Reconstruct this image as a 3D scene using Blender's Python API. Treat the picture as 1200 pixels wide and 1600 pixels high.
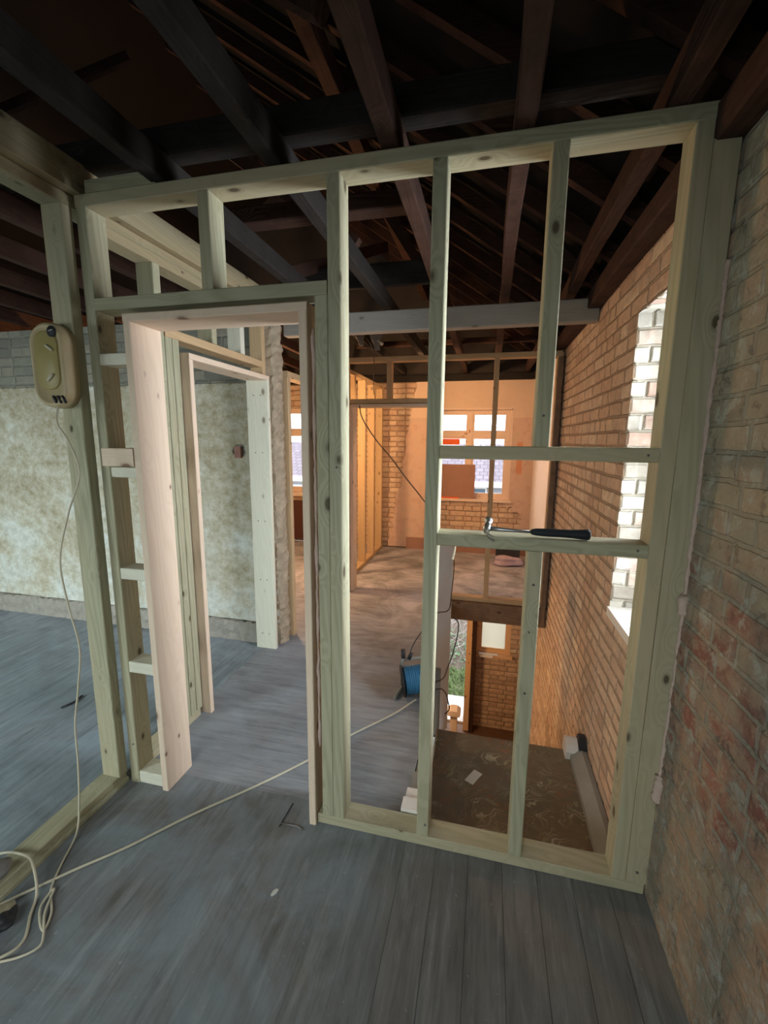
import bpy, bmesh, math, random
import numpy as np
from mathutils import Vector, Matrix
random.seed(4); rng = np.random.default_rng(4)
for o in list(bpy.data.objects): bpy.data.objects.remove(o)
S = bpy.context.scene; COL = S.collection
PI = math.pi

# ------------------------------------------------------------------ camera
cd = bpy.data.cameras.new('camera'); cam = bpy.data.objects.new('camera', cd); COL.objects.link(cam)
cam.location = (-0.62618, -1.48272, 1.6)
cam.rotation_euler = (math.radians(80.50573), math.radians(-0.52401), math.radians(13.39453))
cd.sensor_fit = 'HORIZONTAL'; cd.sensor_width = 36; cd.lens = 36*675.31/1200; cd.clip_start = .03; cd.clip_end = 300
S.camera = cam
S.view_settings.view_transform = 'Standard'; S.view_settings.look = 'None'
S.view_settings.exposure = 0.42; S.view_settings.gamma = 1; S.view_settings.use_curve_mapping = False

# ------------------------------------------------------------------ world and lights
W = bpy.data.worlds.new('world'); S.world = W; W.use_nodes = True
bg = W.node_tree.nodes['Background']; bg.inputs[0].default_value = (.90, .95, 1, 1); bg.inputs[1].default_value = 4.0

def look(o, d):
    o.rotation_euler = Vector(d).to_track_quat('-Z', 'Y').to_euler()
def area(name, loc, d, sx, sy, power, col, portal=False, spread=180):
    l = bpy.data.lights.new(name, 'AREA'); l.shape = 'RECTANGLE'; l.size = sx; l.size_y = sy; l.energy = power; l.color = col
    l.spread = math.radians(spread)
    o = bpy.data.objects.new(name, l); COL.objects.link(o); o.location = loc; look(o, d)
    if portal: l.cycles.is_portal = True
    return o
def bulb(name, loc, power, col, r=.06):
    l = bpy.data.lights.new(name, 'POINT'); l.energy = power; l.color = col; l.shadow_soft_size = r
    o = bpy.data.objects.new(name, l); COL.objects.link(o); o.location = loc; return o
WARM = (1, .58, .27)
area('daylight_hall_window', (.285, .45, 1.50), (-1, 0, 0), .54, 1.24, 40, (.86, .94, 1))
area('daylight_back_window', (-.87, 4.90, 1.4), (0, -1, 0), 1.1, 1.3, 5, (1, 1, 1), portal=True)
area('daylight_side_window', (-3.75, 4.90, 1.4), (0, -1, 0), 1.3, 1.3, 5, (1, 1, 1), portal=True)
area('daylight_garden_door', (-1.0, 4.95, -1.7), (0, -1, 0), .45, 2.1, 5, (1, 1, 1), portal=True)
# windows behind the camera and in the room on the left, outside the frame
area('daylight_front_room', (-1.35, -2.9, 1.30), (.05, 1, -.42), 1.3, 1.1, 13, (.88, .97, .96), spread=105)
area('daylight_left_room', (-4.6, -2.9, 1.2), (.08, 1, -.45), 1.5, 1.2, 60, (.82, .96, .95), spread=110)
bulb('work_lamp_side_room', (-3.0, 2.75, 1.55), 78, WARM, .10)
bulb('work_lamp_downstairs', (-1.75, 2.9, -.75), 42, WARM, .10)
area('warm_fill_back_room', (-1.55, 3.05, 2.25), (.45, 1, -.75), .3, .3, 16, WARM)  # added warm fill on the back wall, unseen; no lamp stands here

# ------------------------------------------------------------------ node helpers
class NT:
    def __init__(s, name, disp=False):
        s.m = bpy.data.materials.new(name); s.m.use_nodes = True; s.t = s.m.node_tree; s.n = s.t.nodes
        s.p = s.n['Principled BSDF']; s.out = s.n['Material Output']
        s.p.inputs['Roughness'].default_value = .85; s.p.inputs['Specular IOR Level'].default_value = .25
        if disp: s.m.displacement_method = 'BOTH'
    def new(s, typ, **kw):
        x = s.n.new(typ)
        for k, v in kw.items(): setattr(x, k, v)
        return x
    def L(s, a, b): s.t.links.new(a, b)
    def put(s, node, key, v):
        if isinstance(v, bpy.types.NodeSocket): s.L(v, node.inputs[key])
        else: node.inputs[key].default_value = v
    def math(s, op, a, b=0.0, c=None, clamp=False):
        x = s.new('ShaderNodeMath', operation=op, use_clamp=clamp); s.put(x, 0, a); s.put(x, 1, b)
        if c is not None: s.put(x, 2, c)
        return x.outputs[0]
    def vmath(s, op, a, b):
        x = s.new('ShaderNodeVectorMath', operation=op); s.put(x, 0, a); s.put(x, 1, b); return x.outputs[0]
    def vscale(s, a, f):
        x = s.new('ShaderNodeVectorMath', operation='SCALE'); s.put(x, 0, a); s.put(x, 3, f); return x.outputs[0]
    def noise(s, v, scale, detail=3, rough=.55, dist=0, color=False):
        x = s.new('ShaderNodeTexNoise'); s.L(v, x.inputs['Vector'])
        x.inputs['Scale'].default_value = scale; x.inputs['Detail'].default_value = detail
        x.inputs['Roughness'].default_value = rough; x.inputs['Distortion'].default_value = dist
        return x.outputs['Color' if color else 'Fac']
    def ramp(s, f, stops, interp='LINEAR'):
        x = s.new('ShaderNodeValToRGB'); x.color_ramp.interpolation = interp
        e = x.color_ramp.elements
        while len(e) > 1: e.remove(e[-1])
        for i, (p, c) in enumerate(stops):
            if i == 0: e[0].position = p; q = e[0]
            else: q = e.new(p)
            q.color = (c, c, c, 1) if isinstance(c, (int, float)) else (*c, 1)
        s.put(x, 0, f); return x.outputs[0]
    def mix(s, f, a, b, mode='MIX'):
        x = s.new('ShaderNodeMix', data_type='RGBA', blend_type=mode); s.put(x, 0, f)
        for k, v in ((6, a), (7, b)):
            s.put(x, k, (*v, 1) if isinstance(v, tuple) and len(v) == 3 else v)
        return x.outputs[2]
    def step(s, v, a, b):
        x = s.new('ShaderNodeMapRange', interpolation_type='SMOOTHSTEP'); s.put(x, 0, v); s.put(x, 1, a); s.put(x, 2, b); return x.outputs[0]
    def sep(s, v):
        x = s.new('ShaderNodeSeparateXYZ'); s.L(v, x.inputs[0]); return x.outputs
    def mapping(s, v, scale=(1, 1, 1), loc=(0, 0, 0), rot=(0, 0, 0)):
        x = s.new('ShaderNodeMapping'); s.L(v, x.inputs[0]); x.inputs['Scale'].default_value = scale
        x.inputs['Location'].default_value = loc; x.inputs['Rotation'].default_value = rot; return x.outputs[0]
    def uv(s):
        x = s.new('ShaderNodeTexCoord'); return x.outputs['UV']
    def geo(s):
        x = s.new('ShaderNodeNewGeometry'); return x.outputs['Position']
    def color(s, c): s.put(s.p, 'Base Color', (*c, 1) if isinstance(c, tuple) else c)
    def rough(s, v): s.put(s.p, 'Roughness', v)
    def bump(s, h, dist=.004, strength=.7):
        b = s.new('ShaderNodeBump'); b.inputs['Strength'].default_value = strength; b.inputs['Distance'].default_value = dist
        s.L(h, b.inputs['Height']); s.L(b.outputs[0], s.p.inputs['Normal'])
    def disp(s, h, scale):
        d = s.new('ShaderNodeDisplacement'); d.inputs['Midlevel'].default_value = 1.5; d.inputs['Scale'].default_value = scale
        s.L(h, d.inputs['Height']); s.L(d.outputs[0], s.out.inputs['Displacement'])

def plain(name, c, rough=.7, metal=0, var=.12, bump=.0015, scale=30):
    t = NT(name); x = t.new('ShaderNodeTexCoord').outputs['Object']
    n = t.noise(x, scale, 4)
    t.color(t.mix(t.math('MULTIPLY', n, 1.0), tuple(v*(1-var) for v in c), tuple(min(1, v*(1+var)) for v in c)))
    t.rough(rough); t.p.inputs['Metallic'].default_value = metal
    if bump: t.bump(n, bump)
    return t.m

def timber(name, base, dark, knot, axis, grain=.45, stain=None, rough=.75, dirt=0, bump=.0015):
    t = NT(name); tc = t.new('ShaderNodeTexCoord').outputs['Object']
    oi = t.new('ShaderNodeObjectInfo').outputs['Random']
    cx = t.new('ShaderNodeCombineXYZ'); t.put(cx, 0, t.math('MULTIPLY', oi, 37.0)); t.put(cx, 1, t.math('MULTIPLY', oi, 91.0)); t.put(cx, 2, t.math('MULTIPLY', oi, 53.0))
    p = t.vmath('ADD', tc, cx.outputs[0])
    sc = [1, 1, 1]; sc[axis] = .09
    q = t.mapping(p, scale=tuple(sc))
    d = t.vscale(t.noise(q, 7, 2, color=True), .10)
    q2 = t.vmath('ADD', q, d)
    # knots
    ks = [10, 10, 10]; ks[axis] = 5.5
    kp = t.mapping(p, scale=tuple(ks))
    v = t.new('ShaderNodeTexVoronoi'); t.L(kp, v.inputs['Vector']); v.inputs['Scale'].default_value = 1
    kr = t.sep(v.outputs['Color']); kd = t.math('DIVIDE', v.outputs['Distance'], t.math('ADD', .30, t.math('MULTIPLY', kr[0], .75)))
    kmask = t.ramp(kd, [(0, 1), (.10, 1), (.135, .55), (.17, .18), (.26, 0)])
    w = t.new('ShaderNodeTexWave', wave_type='BANDS', bands_direction='DIAGONAL'); kf = t.new('ShaderNodeCombineXYZ'); kv = t.math('MULTIPLY', t.ramp(kd, [(0, 1), (.25, .35), (.55, 0)]), .055); [t.put(kf, i_, kv) for i_ in range(3)]; t.L(t.vmath('ADD', q2, kf.outputs[0]), w.inputs['Vector'])
    w.inputs['Scale'].default_value = 19; w.inputs['Distortion'].default_value = 7; w.inputs['Detail'].default_value = 2; w.inputs['Detail Scale'].default_value = 1.2
    g = t.math('MULTIPLY', w.outputs['Fac'], .5); g = t.math('ADD', g, t.math('MULTIPLY', t.noise(q, 60, 4), .55))
    g = t.math('POWER', t.math('MULTIPLY', g, .9, clamp=True), 1.6)
    c = t.mix(t.math('MULTIPLY', g, grain), base, dark)
    if stain:
        b = t.ramp(t.noise(q2, 4, 3), [(.42, 0), (.62, 1)])
        c = t.mix(t.math('MULTIPLY', b, .65), c, stain)
    if dirt:
        b = t.ramp(t.noise(p, 9, 5, .7), [(.45, 0), (.7, 1)])
        c = t.mix(t.math('MULTIPLY', b, dirt), c, tuple(x*.35 for x in base))
    c = t.mix(t.math('MULTIPLY', kmask, .85), c, knot)
    t.color(c); t.rough(rough); t.bump(g, bump, .6)
    return t.m
TM = {}
TIM = dict(
    treated=dict(base=(.46, .445, .315), dark=(.22, .205, .12), knot=(.06, .04, .02), stain=(.52, .44, .29), grain=.7),
    treated_brown=dict(base=(.36, .33, .22), dark=(.18, .155, .09), knot=(.06, .04, .02), stain=(.40, .31, .18), grain=.7),  # browner, darker version of treated for the left head timbers
    pine=dict(base=(.80, .64, .50), dark=(.60, .42, .30), knot=(.20, .09, .06), grain=.35),
    whitewood=dict(base=(.74, .72, .60), dark=(.56, .50, .38), knot=(.22, .16, .10), grain=.35),
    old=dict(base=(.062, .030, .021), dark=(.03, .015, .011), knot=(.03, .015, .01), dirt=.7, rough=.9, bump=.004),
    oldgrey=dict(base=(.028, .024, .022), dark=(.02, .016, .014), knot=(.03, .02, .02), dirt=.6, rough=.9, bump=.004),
    greybeam=dict(base=(.33, .31, .28), dark=(.22, .20, .18), knot=(.15, .12, .1), grain=.3),
    winframe=dict(base=(.80, .62, .50), dark=(.62, .42, .30), knot=(.4, .2, .1), grain=.3),
    frame=dict(base=(.62, .44, .26), dark=(.42, .27, .14), knot=(.18, .1, .05), grain=.5),
    oldlight=dict(base=(.27, .18, .12), dark=(.12, .08, .05), knot=(.05, .03, .02), dirt=.5, rough=.9, bump=.004),
    doorwood=dict(base=(.84, .56, .33), dark=(.62, .36, .17), knot=(.25, .12, .05), grain=.5))
def TMAT(kind, axis):
    if (kind, axis) not in TM: TM[(kind, axis)] = timber('%s_timber_%s' % (kind, 'xyz'[axis]), axis=axis, **TIM[kind])
    return TM[(kind, axis)]

def brickmat(name, stops, mortar, cracks=None, mort2=None, cells=(.225, .075), msize=.007, height=.010, distort=.008, white=0, rubble=None, plaster=None, grime=.35, zones=None, soft=.35):
    """stops: colours of single bricks; zones(t,u,v)-> list of (mask, ramp stops) ; plaster(t,u,v)->(mask,colour socket)"""
    t = NT(name, True); uv = t.uv(); s = t.sep(uv)
    n1 = t.noise(uv, 5, 3, color=True); n2 = t.noise(uv, 30, 3, color=True)
    off = t.vscale(t.vmath('SUBTRACT', n1, (.5, .5, .5)), distort*2); off2 = t.vscale(t.vmath('SUBTRACT', n2, (.5, .5, .5)), distort*.8)
    q = t.vmath('ADD', uv, t.vmath('ADD', off, off2))
    b = t.new('ShaderNodeTexBrick', offset=.5, offset_frequency=2, squash=.55, squash_frequency=2); t.L(q, b.inputs['Vector'])
    b.inputs['Scale'].default_value = 1; b.inputs['Brick Width'].default_value = cells[0]; b.inputs['Row Height'].default_value = cells[1]
    b.inputs['Mortar Size'].default_value = msize; b.inputs['Mortar Smooth'].default_value = soft; b.inputs['Bias'].default_value = 0
    b.inputs['Color1'].default_value = (0, 0, 0, 1); b.inputs['Color2'].default_value = (1, 1, 1, 1); b.inputs['Mortar'].default_value = (.5, .5, .5, 1)
    f = b.outputs['Fac']; tint = t.math('ADD', b.outputs['Color'], t.math('MULTIPLY', t.math('SUBTRACT', t.noise(uv, 14, 4), .5), .5), clamp=True)
    c = t.ramp(tint, stops)
    if zones:
        for mask, st in zones(t, s): c = t.mix(mask, c, t.ramp(tint, st))
    fine = t.noise(uv, 90, 4, .7)
    c = t.mix(t.math('MULTIPLY', t.ramp(t.noise(uv, 22, 5, .7), [(.4, 0), (.68, 1)]), grime), c, tuple(x*.62 for x in mortar))
    mf = t.math('ADD', f, t.math('MULTIPLY', t.math('SUBTRACT', t.noise(uv, 45, 3), .52), 1.1), clamp=True)
    mf = t.math('MAXIMUM', t.math('MULTIPLY', f, .55), t.math('MULTIPLY', mf, t.ramp(f, [(0, .25), (.3, 1)])))
    if mort2:
        mk = mort2[0](t, s); c = t.mix(mf, c, t.mix(mk, mortar, mort2[1]))
        cr = t.math('MULTIPLY', t.ramp(f, [(.02, 0), (.25, 1), (.6, .1), (1, 0)]), t.ramp(t.noise(uv, 9, 5, .7), [(.45, 0), (.58, 1)]))
        c = t.mix(t.math('MULTIPLY', t.math('MULTIPLY', cr, mk), .85), c, (.05, .045, .04))
        pt = t.noise(uv, 11, 7, .72, .5); c = t.mix(t.math('MULTIPLY', mk, t.ramp(pt, [(.54, 0), (.60, .8)])), c, (.42, .42, .38)); c = t.mix(t.math('MULTIPLY', mk, t.ramp(pt, [(.36, .7), (.43, 0)])), c, (.12, .11, .10))
        h = t.math('SUBTRACT', 1.0, t.math('MULTIPLY', f, t.math('SUBTRACT', 1.0, t.math('MULTIPLY', mk, .6))))
        h = t.math('SUBTRACT', h, t.math('MULTIPLY', t.math('MULTIPLY', cr, mk), .5))
    else:
        c = t.mix(mf, c, mortar); h = t.math('SUBTRACT', 1.0, t.math('MULTIPLY', f, 1.0))
    h = t.math('ADD', h, t.math('MULTIPLY', t.noise(uv, 12, 5, .65), .75)); h = t.math('ADD', h, t.math('MULTIPLY', fine, .22))
    if rubble:
        m = rubble(t, s); rn = t.noise(uv, 17, 6, .75)
        h = t.math('ADD', h, t.math('MULTIPLY', m, t.math('MULTIPLY', rn, 1.8)))
        c = t.mix(t.math('MULTIPLY', m, t.ramp(rn, [(.5, 0), (.56, .9)])), c, mortar)
    if plaster:
        m, pc = plaster(t, s)
        c = t.mix(m, c, pc)
        hp = t.math('ADD', 2.1, t.math('MULTIPLY', t.noise(uv, 9, 5), .35))
        hm = t.new('ShaderNodeMix', data_type='FLOAT'); t.put(hm, 0, m); t.put(hm, 2, h); t.put(hm, 3, hp); h = hm.outputs[0]
    t.color(c); t.rough(.95); t.disp(h, height)
    return t.m

# ------------------------------------------------------------------ mesh helpers
ORG = {}
def tag(o, label=None, cat=None, group=None, kind=None):
    if label: o['label'] = label
    if cat: o['category'] = cat
    if group: o['group'] = group
    if kind: o['kind'] = kind
    return o
def empty(name, loc, label, cat, group=None, kind=None):
    o = bpy.data.objects.new(name, None); COL.objects.link(o); o.location = loc; o.empty_display_size = .1
    ORG[o] = Vector(loc); return tag(o, label, cat, group, kind)
class MB:
    def __init__(s): s.v = []; s.f = []; s.sm = []
    def add(s, vs, fs, smooth=False):
        k = len(s.v); s.v += [tuple(v) for v in vs]; s.f += [tuple(i+k for i in f) for f in fs]; s.sm += [smooth]*len(fs); return s
    def box(s, x0, x1, y0, y1, z0, z1):
        v = [(x, y, z) for x in (x0, x1) for y in (y0, y1) for z in (z0, z1)]
        return s.add(v, [(0, 1, 3, 2), (4, 6, 7, 5), (0, 4, 5, 1), (2, 3, 7, 6), (0, 2, 6, 4), (1, 5, 7, 3)])
    def timber(s, x0, x1, y0, y1, z0, z1, b=.003, wob=.0008):
        """sawn board: chamfered long edges, slightly bowed along its length"""
        d = [x1-x0, y1-y0, z1-z0]; ax = d.index(max(d)); o = [i for i in range(3) if i != ax]
        lo = [x0, y0, z0]; b = min(b, d[o[0]]*.3, d[o[1]]*.3)
        a0, a1 = lo[o[0]], lo[o[0]]+d[o[0]]; c0, c1 = lo[o[1]], lo[o[1]]+d[o[1]]
        prof = [(a0+b, c0), (a1-b, c0), (a1, c0+b), (a1, c1-b), (a1-b, c1), (a0+b, c1), (a0, c1-b), (a0, c0+b)]
        n = max(2, int(d[ax]/.35)+1); vs = []; ph = random.random()*6
        for i in range(n):
            p = lo[ax]+d[ax]*i/(n-1); e = math.sin(ph+i*1.3)*wob*(0 < i < n-1)
            for (u, w) in prof:
                q = [0, 0, 0]; q[ax] = p; q[o[0]] = u+e; q[o[1]] = w-e*.6; vs.append(q)
        fs = [tuple(range(8))[::-1], tuple(range(8*(n-1), 8*n))]
        for i in range(n-1):
            for j in range(8): a = i*8+j; bb = i*8+(j+1) % 8; fs.append((a, bb, bb+8, a+8))
        return s.add(vs, fs)
    def tube(s, pts, r, n=8, smooth=True, cap=True):
        P = [Vector(p) for p in pts]; vs = []; fs = []; up = Vector((0, 0, 1)); N = len(P)
        t0 = (P[1]-P[0]).normalized(); a = t0.orthogonal().normalized()
        for i, p in enumerate(P):
            t = ((P[min(i+1, N-1)]-P[max(i-1, 0)])).normalized()
            a = (a-t*a.dot(t)).normalized(); b = t.cross(a); rr = r[i] if isinstance(r, (list, tuple)) else r
            for k in range(n): vs.append(p+(a*math.cos(2*PI*k/n)+b*math.sin(2*PI*k/n))*rr)
        for i in range(N-1):
            for k in range(n): fs.append((i*n+k, i*n+(k+1) % n, (i+1)*n+(k+1) % n, (i+1)*n+k))
        if cap: fs += [tuple(range(n))[::-1], tuple(range((N-1)*n, N*n))]
        return s.add(vs, fs, smooth)
    def prism(s, poly, axis, a, b):
        """poly in the two other axes (in xyz order) extruded from a to b along axis"""
        o = [i for i in range(3) if i != axis]; vs = []
        for h in (a, b):
            for (u, w) in poly:
                q = [0, 0, 0]; q[axis] = h; q[o[0]] = u; q[o[1]] = w; vs.append(q)
        n = len(poly); return s.add(vs, [tuple(range(n))[::-1], tuple(range(n, 2*n))]+[(i, (i+1) % n, (i+1) % n+n, i+n) for i in range(n)])
    def build(s, name, mat, parent=None, origin=None, smooth=None):
        A = np.array([tuple(v) for v in s.v], float)
        if origin is None:
            origin = Vector(((A[:, 0].min()+A[:, 0].max())/2, (A[:, 1].min()+A[:, 1].max())/2, A[:, 2].min()))
        me = bpy.data.meshes.new(name); me.from_pydata([tuple(x) for x in (A-np.array(origin))], [], s.f)
        me.polygons.foreach_set('use_smooth', s.sm if smooth is None else [smooth]*len(s.f))
        bm = bmesh.new(); bm.from_mesh(me); bmesh.ops.recalc_face_normals(bm, faces=bm.faces)
        ul = bm.loops.layers.uv.new('UVMap'); og = Vector(origin)
        for f in bm.faces:
            n = f.normal; k = max(range(3), key=lambda i: abs(n[i])); 
            for l in f.loops:
                p = l.vert.co+og; l[ul].uv = (p.y, p.z) if k == 0 else ((p.x, p.z) if k == 1 else (p.x, p.y))
        bm.to_mesh(me); bm.free(); me.update()
        if mat: me.materials.append(mat)
        o = bpy.data.objects.new(name, me); COL.objects.link(o); ORG[o] = Vector(origin)
        if parent: o.parent = parent; o.location = Vector(origin)-ORG[parent]
        else: o.location = origin
        return o
def board(name, kind, x0, x1, y0, y1, z0, z1, parent=None, b=.003, wob=.0008):
    d = [x1-x0, y1-y0, z1-z0]; return MB().timber(x0, x1, y0, y1, z0, z1, b, wob).build(name, TMAT(kind, d.index(max(d))), parent)

def dense_wall(name, faces, mat, backing=None):
    """faces: list of (origin, du, dv, U, V, step, holes) ; welded, so displacement stays closed"""
    V = []; F = []; UV = []
    for (org, du, dv, U, Vv, st, holes, flip, uv0) in faces:
        org = np.array(org, float); du = np.array(du, float); dv = np.array(dv, float)
        us = [0, U]; vs_ = [0, Vv]
        for h in holes: us += [h[0], h[1]]; vs_ += [h[2], h[3]]
        def fill(a):
            a = sorted(set(round(x, 5) for x in a)); out = []
            for p, q in zip(a[:-1], a[1:]):
                n = max(1, int(round((q-p)/st))); out += list(np.linspace(p, q, n, endpoint=False))
            return np.array(out+[a[-1]])
        uu = fill(us); vv = fill(vs_); k = len(V)
        G = org+uu[:, None, None]*du+vv[None, :, None]*dv
        V += [tuple(x) for x in G.reshape(-1, 3)]
        nv = len(vv)
        for i in range(len(uu)-1):
            um = (uu[i]+uu[i+1])/2
            for j in range(nv-1):
                vm = (vv[j]+vv[j+1])/2
                if any(h[0] < um < h[1] and h[2] < vm < h[3] for h in holes): continue
                q = [k+i*nv+j, k+(i+1)*nv+j, k+(i+1)*nv+j+1, k+i*nv+j+1]
                c = [(uu[i], vv[j]), (uu[i+1], vv[j]), (uu[i+1], vv[j+1]), (uu[i], vv[j+1])]
                if flip: q = q[::-1]; c = c[::-1]
                F.append(tuple(q)); UV += [(a+uv0[0], b+uv0[1]) for a, b in c]
    me = bpy.data.meshes.new(name); me.from_pydata(V, [], F)
    ul = me.uv_layers.new(name='UVMap'); ul.data.foreach_set('uv', [x for p in UV for x in p])
    bm = bmesh.new(); bm.from_mesh(me); bmesh.ops.remove_doubles(bm, verts=bm.verts, dist=.0008); bm.to_mesh(me); bm.free()
    me.materials.append(mat)
    o = bpy.data.objects.new(name, me); COL.objects.link(o); ORG[o] = Vector((0, 0, 0)); tag(o, kind='structure')
    if backing:
        B = MB()
        for bx in backing: B.box(*bx)
        bo = B.build('wall_core', M['core'], o)
    return o

M = {}
M['core'] = plain('core', (.12, .08, .06), .95)

# ------------------------------------------------------------------ brick, plaster and floor materials
stock = [(0, (.50, .35, .26)), (.25, (.62, .45, .33)), (.5, (.70, .53, .39)), (.75, (.62, .42, .31)), (1, (.74, .59, .44))]
reds = [(0, (.20, .09, .075)), (.35, (.34, .14, .11)), (.6, (.27, .19, .17)), (.8, (.40, .19, .14)), (1, (.31, .24, .18))]
greys = [(0, (.24, .21, .18)), (.3, (.36, .32, .25)), (.55, (.30, .31, .26)), (.8, (.42, .36, .26)), (1, (.33, .26, .21))]
def near_zones(t, s):
    n = t.noise(t.uv(), 3.5, 3)
    near = t.step(t.math('ADD', s[0], t.math('MULTIPLY', n, .1)), .06, .02)   # u = y
    v = t.math('ADD', s[1], t.math('MULTIPLY', t.math('SUBTRACT', n, .5), .9))
    red = t.math('MULTIPLY', t.step(v, .46, .66), t.step(v, 1.24, 1.08))
    redm = t.math('MULTIPLY', near, t.math('MULTIPLY', red, t.ramp(t.noise(t.uv(), 5, 3), [(.38, .2), (.52, 1)])))
    return [(near, greys), (redm, reds)]
greys[:] = [(0, (.27, .235, .19)), (.3, (.38, .335, .26)), (.55, (.33, .31, .245)), (.8, (.43, .37, .27)), (1, (.36, .29, .23))]
def near_rubble(t, s):
    near = t.step(s[0], .1, .0); v = t.math('ADD', s[1], t.math('MULTIPLY', t.noise(t.uv(), 3, 3), .3))
    return t.math('MULTIPLY', near, t.math('ADD', .25, t.math('MULTIPLY', t.step(v, 1.5, .9), .75)))
M['brick_right'] = brickmat('stock_brick', stock, (.40, .29, .21), zones=near_zones, rubble=near_rubble, height=.008, msize=.008, mort2=(lambda t, s: t.step(s[0], .1, .0), (.31, .285, .235)))
white = [(0, (.40, .36, .30)), (.25, (.56, .54, .48)), (.55, (.62, .59, .50)), (.8, (.48, .32, .25)), (1, (.58, .56, .53))]
M['brick_reveal'] = brickmat('whitewashed_brick', white, (.42, .38, .31), cells=(.23, .075), height=.008, grime=.25)
def back_plaster(t, s):
    n = t.noise(t.uv(), 4, 5, .6); nn = t.math('MULTIPLY', t.math('SUBTRACT', n, .5), .30)
    edge = t.math('ADD', t.math('ADD', s[0], nn), t.math('MULTIPLY', t.math('SUBTRACT', s[1], 1.0), -.16))
    left = t.step(edge, -1.90, -1.86)
    # bare patch below the sill
    ex = t.math('DIVIDE', t.math('SUBTRACT', t.math('ADD', s[0], nn), -.78), .62); ez = t.math('DIVIDE', t.math('SUBTRACT', t.math('ADD', s[1], nn), .50), .27)
    r = t.math('ADD', t.math('POWER', t.math('ABSOLUTE', ex), 2.5), t.math('POWER', t.math('ABSOLUTE', ez), 2.5))
    m = t.math('MULTIPLY', left, t.step(r, .95, 1.05))
    low = t.math('MULTIPLY', t.step(s[1], .0, .02), 1.0)
    m = t.math('MULTIPLY', m, low)
    m = t.math('MULTIPLY', m, t.step(s[0], -2.3, -2.28))
    pc = t.ramp(t.noise(t.uv(), 6, 6, .65), [(.3, (.55, .36, .27)), (.5, (.66, .46, .36)), (.7, (.60, .45, .34))])
    sx_ = t.math('ABSOLUTE', t.math('ADD', t.math('ADD', s[0], t.math('MULTIPLY', nn, .15)), .20)); stn = t.math('MULTIPLY', t.step(sx_, .045, .03), t.math('MULTIPLY', t.step(s[1], 1.12, 1.18), t.step(s[1], 1.62, 1.55)))
    pc = t.mix(t.math('MULTIPLY', stn, .8), pc, (.62, .25, .12))
    top = t.step(s[1], 1.90, 1.92)
    pc = t.mix(t.math('MULTIPLY', top, .6), pc, (.78, .60, .46))
    return m, pc
M['brick_back'] = brickmat('back_brick', stock, (.42, .27, .18), plaster=back_plaster, height=.010)
M['brick_low'] = brickmat('lower_brick', stock, (.38, .30, .22), height=.010)
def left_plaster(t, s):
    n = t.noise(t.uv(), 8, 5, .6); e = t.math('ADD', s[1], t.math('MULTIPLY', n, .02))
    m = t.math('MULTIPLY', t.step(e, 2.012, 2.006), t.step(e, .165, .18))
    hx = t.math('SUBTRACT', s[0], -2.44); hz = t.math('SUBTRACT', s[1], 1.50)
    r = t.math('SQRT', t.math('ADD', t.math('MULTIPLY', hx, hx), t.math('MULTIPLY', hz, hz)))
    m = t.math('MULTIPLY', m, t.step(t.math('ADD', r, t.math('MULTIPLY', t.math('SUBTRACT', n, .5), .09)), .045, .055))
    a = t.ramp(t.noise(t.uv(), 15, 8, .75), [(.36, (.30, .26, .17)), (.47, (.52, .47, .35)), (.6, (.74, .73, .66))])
    b = t.ramp(t.math('SUBTRACT', t.noise(t.uv(), 2.2, 6, .65), t.math('MULTIPLY', t.math('SUBTRACT', s[1], .75), .11)), [(.38, (.38, .31, .20)), (.48, (.56, .50, .38)), (.62, (.76, .80, .79))])  # wallpaper residue above, and the daylight on the lower wall painted as paler plaster
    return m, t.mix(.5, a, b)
M['brick_left'] = brickmat('left_room_brick', [(0, (.20, .19, .16)), (.5, (.28, .27, .22)), (1, (.33, .29, .23))], (.27, .26, .22), plaster=left_plaster, height=.006)

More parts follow.
